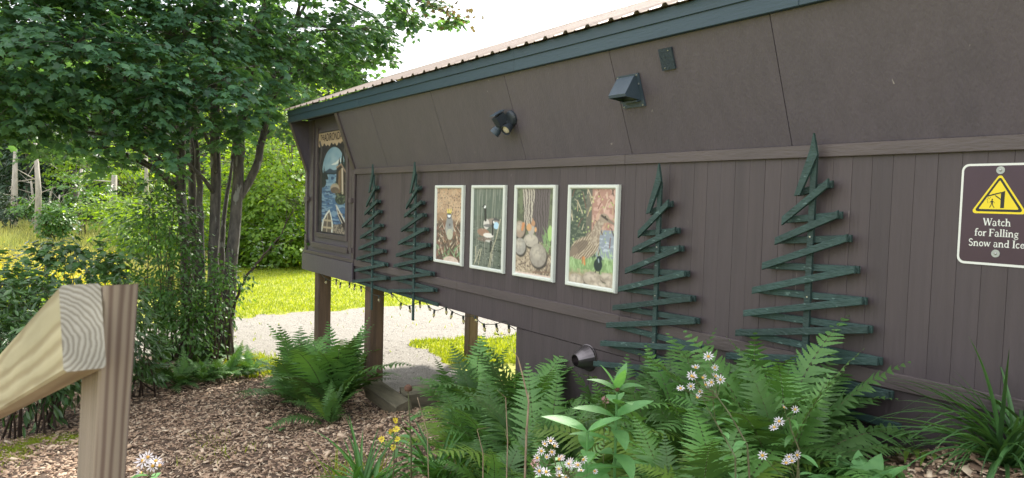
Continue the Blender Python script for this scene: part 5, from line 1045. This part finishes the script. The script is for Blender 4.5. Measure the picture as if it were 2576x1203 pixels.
def aster(x0, z0, via, heads, label, group='white asters in the bed', kind=AST, s=1.0, nl=9, lsz=.06, sm=None):
    b0 = base_at(x0, z0); t = empty('aster' if kind is AST else 'yellow_daisy', b0, label, 'flower', group); sm = sm or m_fstem
    v = [b0]+[P(*q) for q in via]; B().tube(v, np.linspace(.0042, .002, len(v)), 5).out('stem', sm, t); b = B(); tip = v[-1]
    for (hx, hy, hz) in heads:
        p = P(hx, hy, hz); j = v[-1]*.75+v[-2]*.25 if random.random() < .5 else v[-1]; m_ = (j+p)/2+[0, 0, -.012]; b.tube([j, m_, p], [.0015, .0012, .001], 4)
        head(t, kind, p, norm(-AX*.8+np.array([0, 0, .6])+rng.normal(size=3)*.45), s*random.uniform(.85, 1.15))
    b.out('flower_stalks', sm, t)
    L = np.array(v)
    for i in range(nl):
        h = (i+.5)/nl*(len(v)-1); k = int(h); p = v[k]*(1-h+k)+v[min(k+1, len(v)-1)]*(h-k); setleaf(t, random.choice(SL), p, i*2.4, .35+random.uniform(-.3, .3), lsz*random.uniform(.7, 1.3)*(1.2-.4*i/nl))
def around(x, y, z, n, sx, sy): return [(x+random.gauss(0, sx), y+random.gauss(0, sy), z+random.uniform(-.08, .08)) for _ in range(n)]
aster(1915, 2.45, [(1880, 1120, 2.5), (1835, 1040, 2.55), (1795, 985, 2.6)], [(1782, 897, 2.6), (1798, 925, 2.6), (1740, 946, 2.55), (1768, 950, 2.6), (1800, 947, 2.6), (1738, 972, 2.55), (1712, 977, 2.5), (1754, 1000, 2.5), (1775, 968, 2.6), (1812, 955, 2.6), (1750, 925, 2.6), (1760, 985, 2.55)], 'tallest white aster, its cluster standing clear against the ferns', nl=12)
aster(1870, 2.4, [(1850, 1150, 2.42), (1800, 1060, 2.5)], [(1745, 948, 2.5), (1790, 962, 2.45)], 'leaning aster stalk left of the tallest aster', nl=9)
aster(1420, 2.5, [(1405, 1230, 2.5), (1395, 1150, 2.5)], [(1385, 1110, 2.5), (1370, 1117, 2.5), (1395, 1122, 2.5), (1362, 1135, 2.5), (1388, 1137, 2.5), (1375, 1150, 2.5), (1352, 1152, 2.5)], 'white aster cluster left of the lowest one, beside the clover')
aster(1450, 2.4, [(1440, 1240, 2.4), (1430, 1185, 2.4)], around(1430, 1168, 2.4, 16, 26, 15), 'lowest and densest white aster cluster at the bottom edge')
aster(2015, 2.5, [(2010, 1130, 2.5), (1990, 1080, 2.5), (1985, 1050, 2.5)], [(1960, 1060, 2.5), (1948, 1075, 2.5), (1972, 1025, 2.5), (2000, 1030, 2.5)], 'sparse white aster before the dark gap in the ferns', nl=8)
aster(2035, 2.45, [(2010, 1180, 2.45)], [(1985, 1150, 2.45), (2005, 1145, 2.45), (1993, 1160, 2.4), (1918, 1146, 2.4), (1978, 1165, 2.4)], 'low white aster nearest the broad leaved weed', nl=6)
aster(372, 2.0, [(378, 1230, 2.0), (376, 1190, 2.0)], [(372, 1150, 2.0), (392, 1160, 2.0), (360, 1160, 2.0), (384, 1172, 2.0), (402, 1172, 2.0), (355, 1190, 2.0)], 'white aster at the foot of the wooden post', s=1.1, nl=5)
aster(990, 3.9, [(992, 1130, 3.9), (990, 1085, 3.9)], [(994, 1058, 3.9), (985, 1085, 3.9), (997, 1080, 3.9), (990, 1125, 3.9), (960, 1105, 3.9), (1000, 1105, 3.9)], 'small yellow daisies beside the brown coneflower', 'yellow daisies', YEL, 1.0, 8, .09)
# coneflower gone to seed
cb = base_at(1040, 4.4); t = empty('coneflower', cb, 'dried brown coneflower head on a tall stalk by the timbers', 'flower'); ct = P(1027, 985, 4.4)
B().tube([cb, (cb+ct)/2+[.02, 0, 0], ct], [.006, .005, .0035], 6).out('stem', m_fstem, t); B().lathe([(-.012, .004), (-.006, .022), (.006, .025), (.022, .020), (.030, .008)], ct+[0, 0, .012], (0, 0, 1), 12).out('seed_head', m_seed, t)
for i in range(9): h = .15+.65*i/9; setleaf(t, SL[i % 3], cb+(ct-cb)*h, i*2.4, .5+random.uniform(-.3, .3), random.uniform(.09, .15))
# dry stalks
def stalk(x0, y0, z, pts, r, lab):
    b0 = base_at(x0, z); t = empty('dry_stalk', b0, lab, 'dry stalk', 'dry stalks among the ferns'); v = [b0]+[P(a, b_, z) for a, b_ in pts]; B().tube(v, np.linspace(r, r*.5, len(v)), 5).out('stem', m_straw, t)
    b = B()
    for k in range(1, len(v)): b.tube([v[k], v[k]+rdir(1, .4)[0]*.06], [r*.4, r*.15], 3)
    b.out('side_twigs', m_straw, t)['kind'] = 'stuff'
stalk(1325, 1203, 3.3, [(1324, 1100), (1330, 1010), (1316, 950), (1303, 900)], .006, 'long pale dry stalk in front of the foundation corner')
stalk(1280, 1203, 3.4, [(1277, 1110), (1272, 1000)], .004, 'thin dry stalk left of the long one'); stalk(1225, 1203, 3.2, [(1215, 1140), (1200, 1080)], .003, 'short thin dry stalk above the strap leaves'); stalk(1090, 1203, 3.6, [(1075, 1090), (1050, 1000)], .003, 'leaning dry stalk right of the coneflower')
# clover
for (x, y, z, lab) in ((1346, 1166, 2.5, 'pink clover head left of the lower white asters'), (1523, 1007, 2.9, 'faded clover head behind the milkweed top')):
    b0 = base_at(x, z); t = empty('clover', b0, lab, 'flower', 'clover heads'); c = P(x, y, z); B().tube([b0, c], [.002, .0015], 4).out('stem', m_fstem, t)
    pp = rdir(60)*.009+c; V, Fc = leaves_arrays(LONG, pp, norm(pp-c+[0, 0, .004]), rdir(60), np.full(60, .009)); part('flower_head', V, Fc, m_cloverp, t)
    for i in range(5): setleaf(t, SL[0], c-[0, 0, .05+.03*i], i*2.2, .3, .035)
# strap leaved daylilies
STR = [leaf_mesh('leaf', .022, b_, m_blade, 9, .5, .55) for b_ in (.5, 1.1, 1.6, 2.1)]
def clump(name, base, n, L0, L1, label, cat, group, meshes, spread=.06, e0=1.35, e1=.75, az0=0, az1=6.283):
    base = np.array([base[0], base[1], float(gh(base[0], base[1]))]); t = empty(name, base, label, cat, group)
    for k in range(n):
        az = random.uniform(az0, az1); setleaf(t, random.choice(meshes), base+[math.cos(az)*spread*random.random(), math.sin(az)*spread*random.random(), -.01], az, random.uniform(e1, e0), random.uniform(L0, L1), random.gauss(0, .2))
    return t
GS = 'strap leaved daylilies at the bottom'
for x, z, n, lab in ((905, 4.7, 34, 'strap leaved daylily leaning left at the bottom'), (945, 4.6, 28, 'strap leaved daylily between its left neighbour and the yellow daisies'), (1095, 4.8, 30, 'upright strap leaved daylily right of the coneflower'), (1140, 4.7, 28, 'strap leaved daylily before the low fern'), (1180, 4.9, 18, 'rightmost strap leaved daylily')):
    clump('daylily', base_at(x, z), n, .32, .6, lab, 'plant', GS, STR)
m_dkgrass = mat('dark_sedge_blade', (.09, .21, .06), (.06, .15, .05), 5, .45, trans=.3, rnd=.35)
GR = [leaf_mesh('leaf', .013, b_, m_dkgrass, 9, .5, .45) for b_ in (.7, 1.3, 1.8, 2.3)]
for x, z, n, l1, lab in ((2560, 2.9, 130, .66, 'arching dark grass clump at the right edge of the bed'), (2640, 2.95, 90, .7, 'taller grass clump cut by the right frame edge'), (2520, 3.0, 24, .42, 'small sprawling grass tuft left of the arching clump')):
    clump('grass_clump', base_at(x, z), n, .4, l1, lab, 'grass', 'arching grass clumps at the right', GR, .08, 1.45, .5)
for x, z, n, L0, L1, lab, m1 in ((2160, 2.9, 12, .15, .25, 'broad leaved weed with oval leaves by the wall', ML), (2215, 3.35, 8, .06, .11, 'small leafy weed right of the broad leaved one', SL), (2450, 2.45, 9, .06, .10, 'leafy weed under the arching grass', ML), (2540, 2.4, 9, .06, .11, 'leafy weed at the lower right corner', ML), (2075, 2.4, 8, .06, .10, 'light green weed at the bottom below the small asters', ML), (1760, 2.3, 8, .06, .1, 'light green weed at the bottom right of the milkweed', SL), (1270, 2.6, 9, .06, .1, 'yellow green seedling near the bottom below the dry stalks', ML), (690, 6.2, 8, .06, .1, 'dark leafy seedling on the chips left of the big fern', SL)):
    clump('leafy_weed', gp(x, 1185) if 3 < z < 4 else base_at(x, z) if z < 6 else gp(690, 1085), n, L0, L1, lab, 'weed', 'low weeds in the bed', m1, .05, 1.3 if z == 2.9 else .9, .5 if z == 2.9 else .1)
for (x, y, lab) in ((655, 1090, 'ground leaves on the chips left of the tall ferns'), (730, 1080, 'ground leaves on the chips just below the tall ferns'), (765, 1070, 'ground leaves on the chips nearest the low fern')):
    clump('ground_leaves', gp(x, y), 10, .06, .11, lab, 'weed', 'ground leaves on the chips', ML, .12, .4, .0)
bpy.context.view_layer.update()
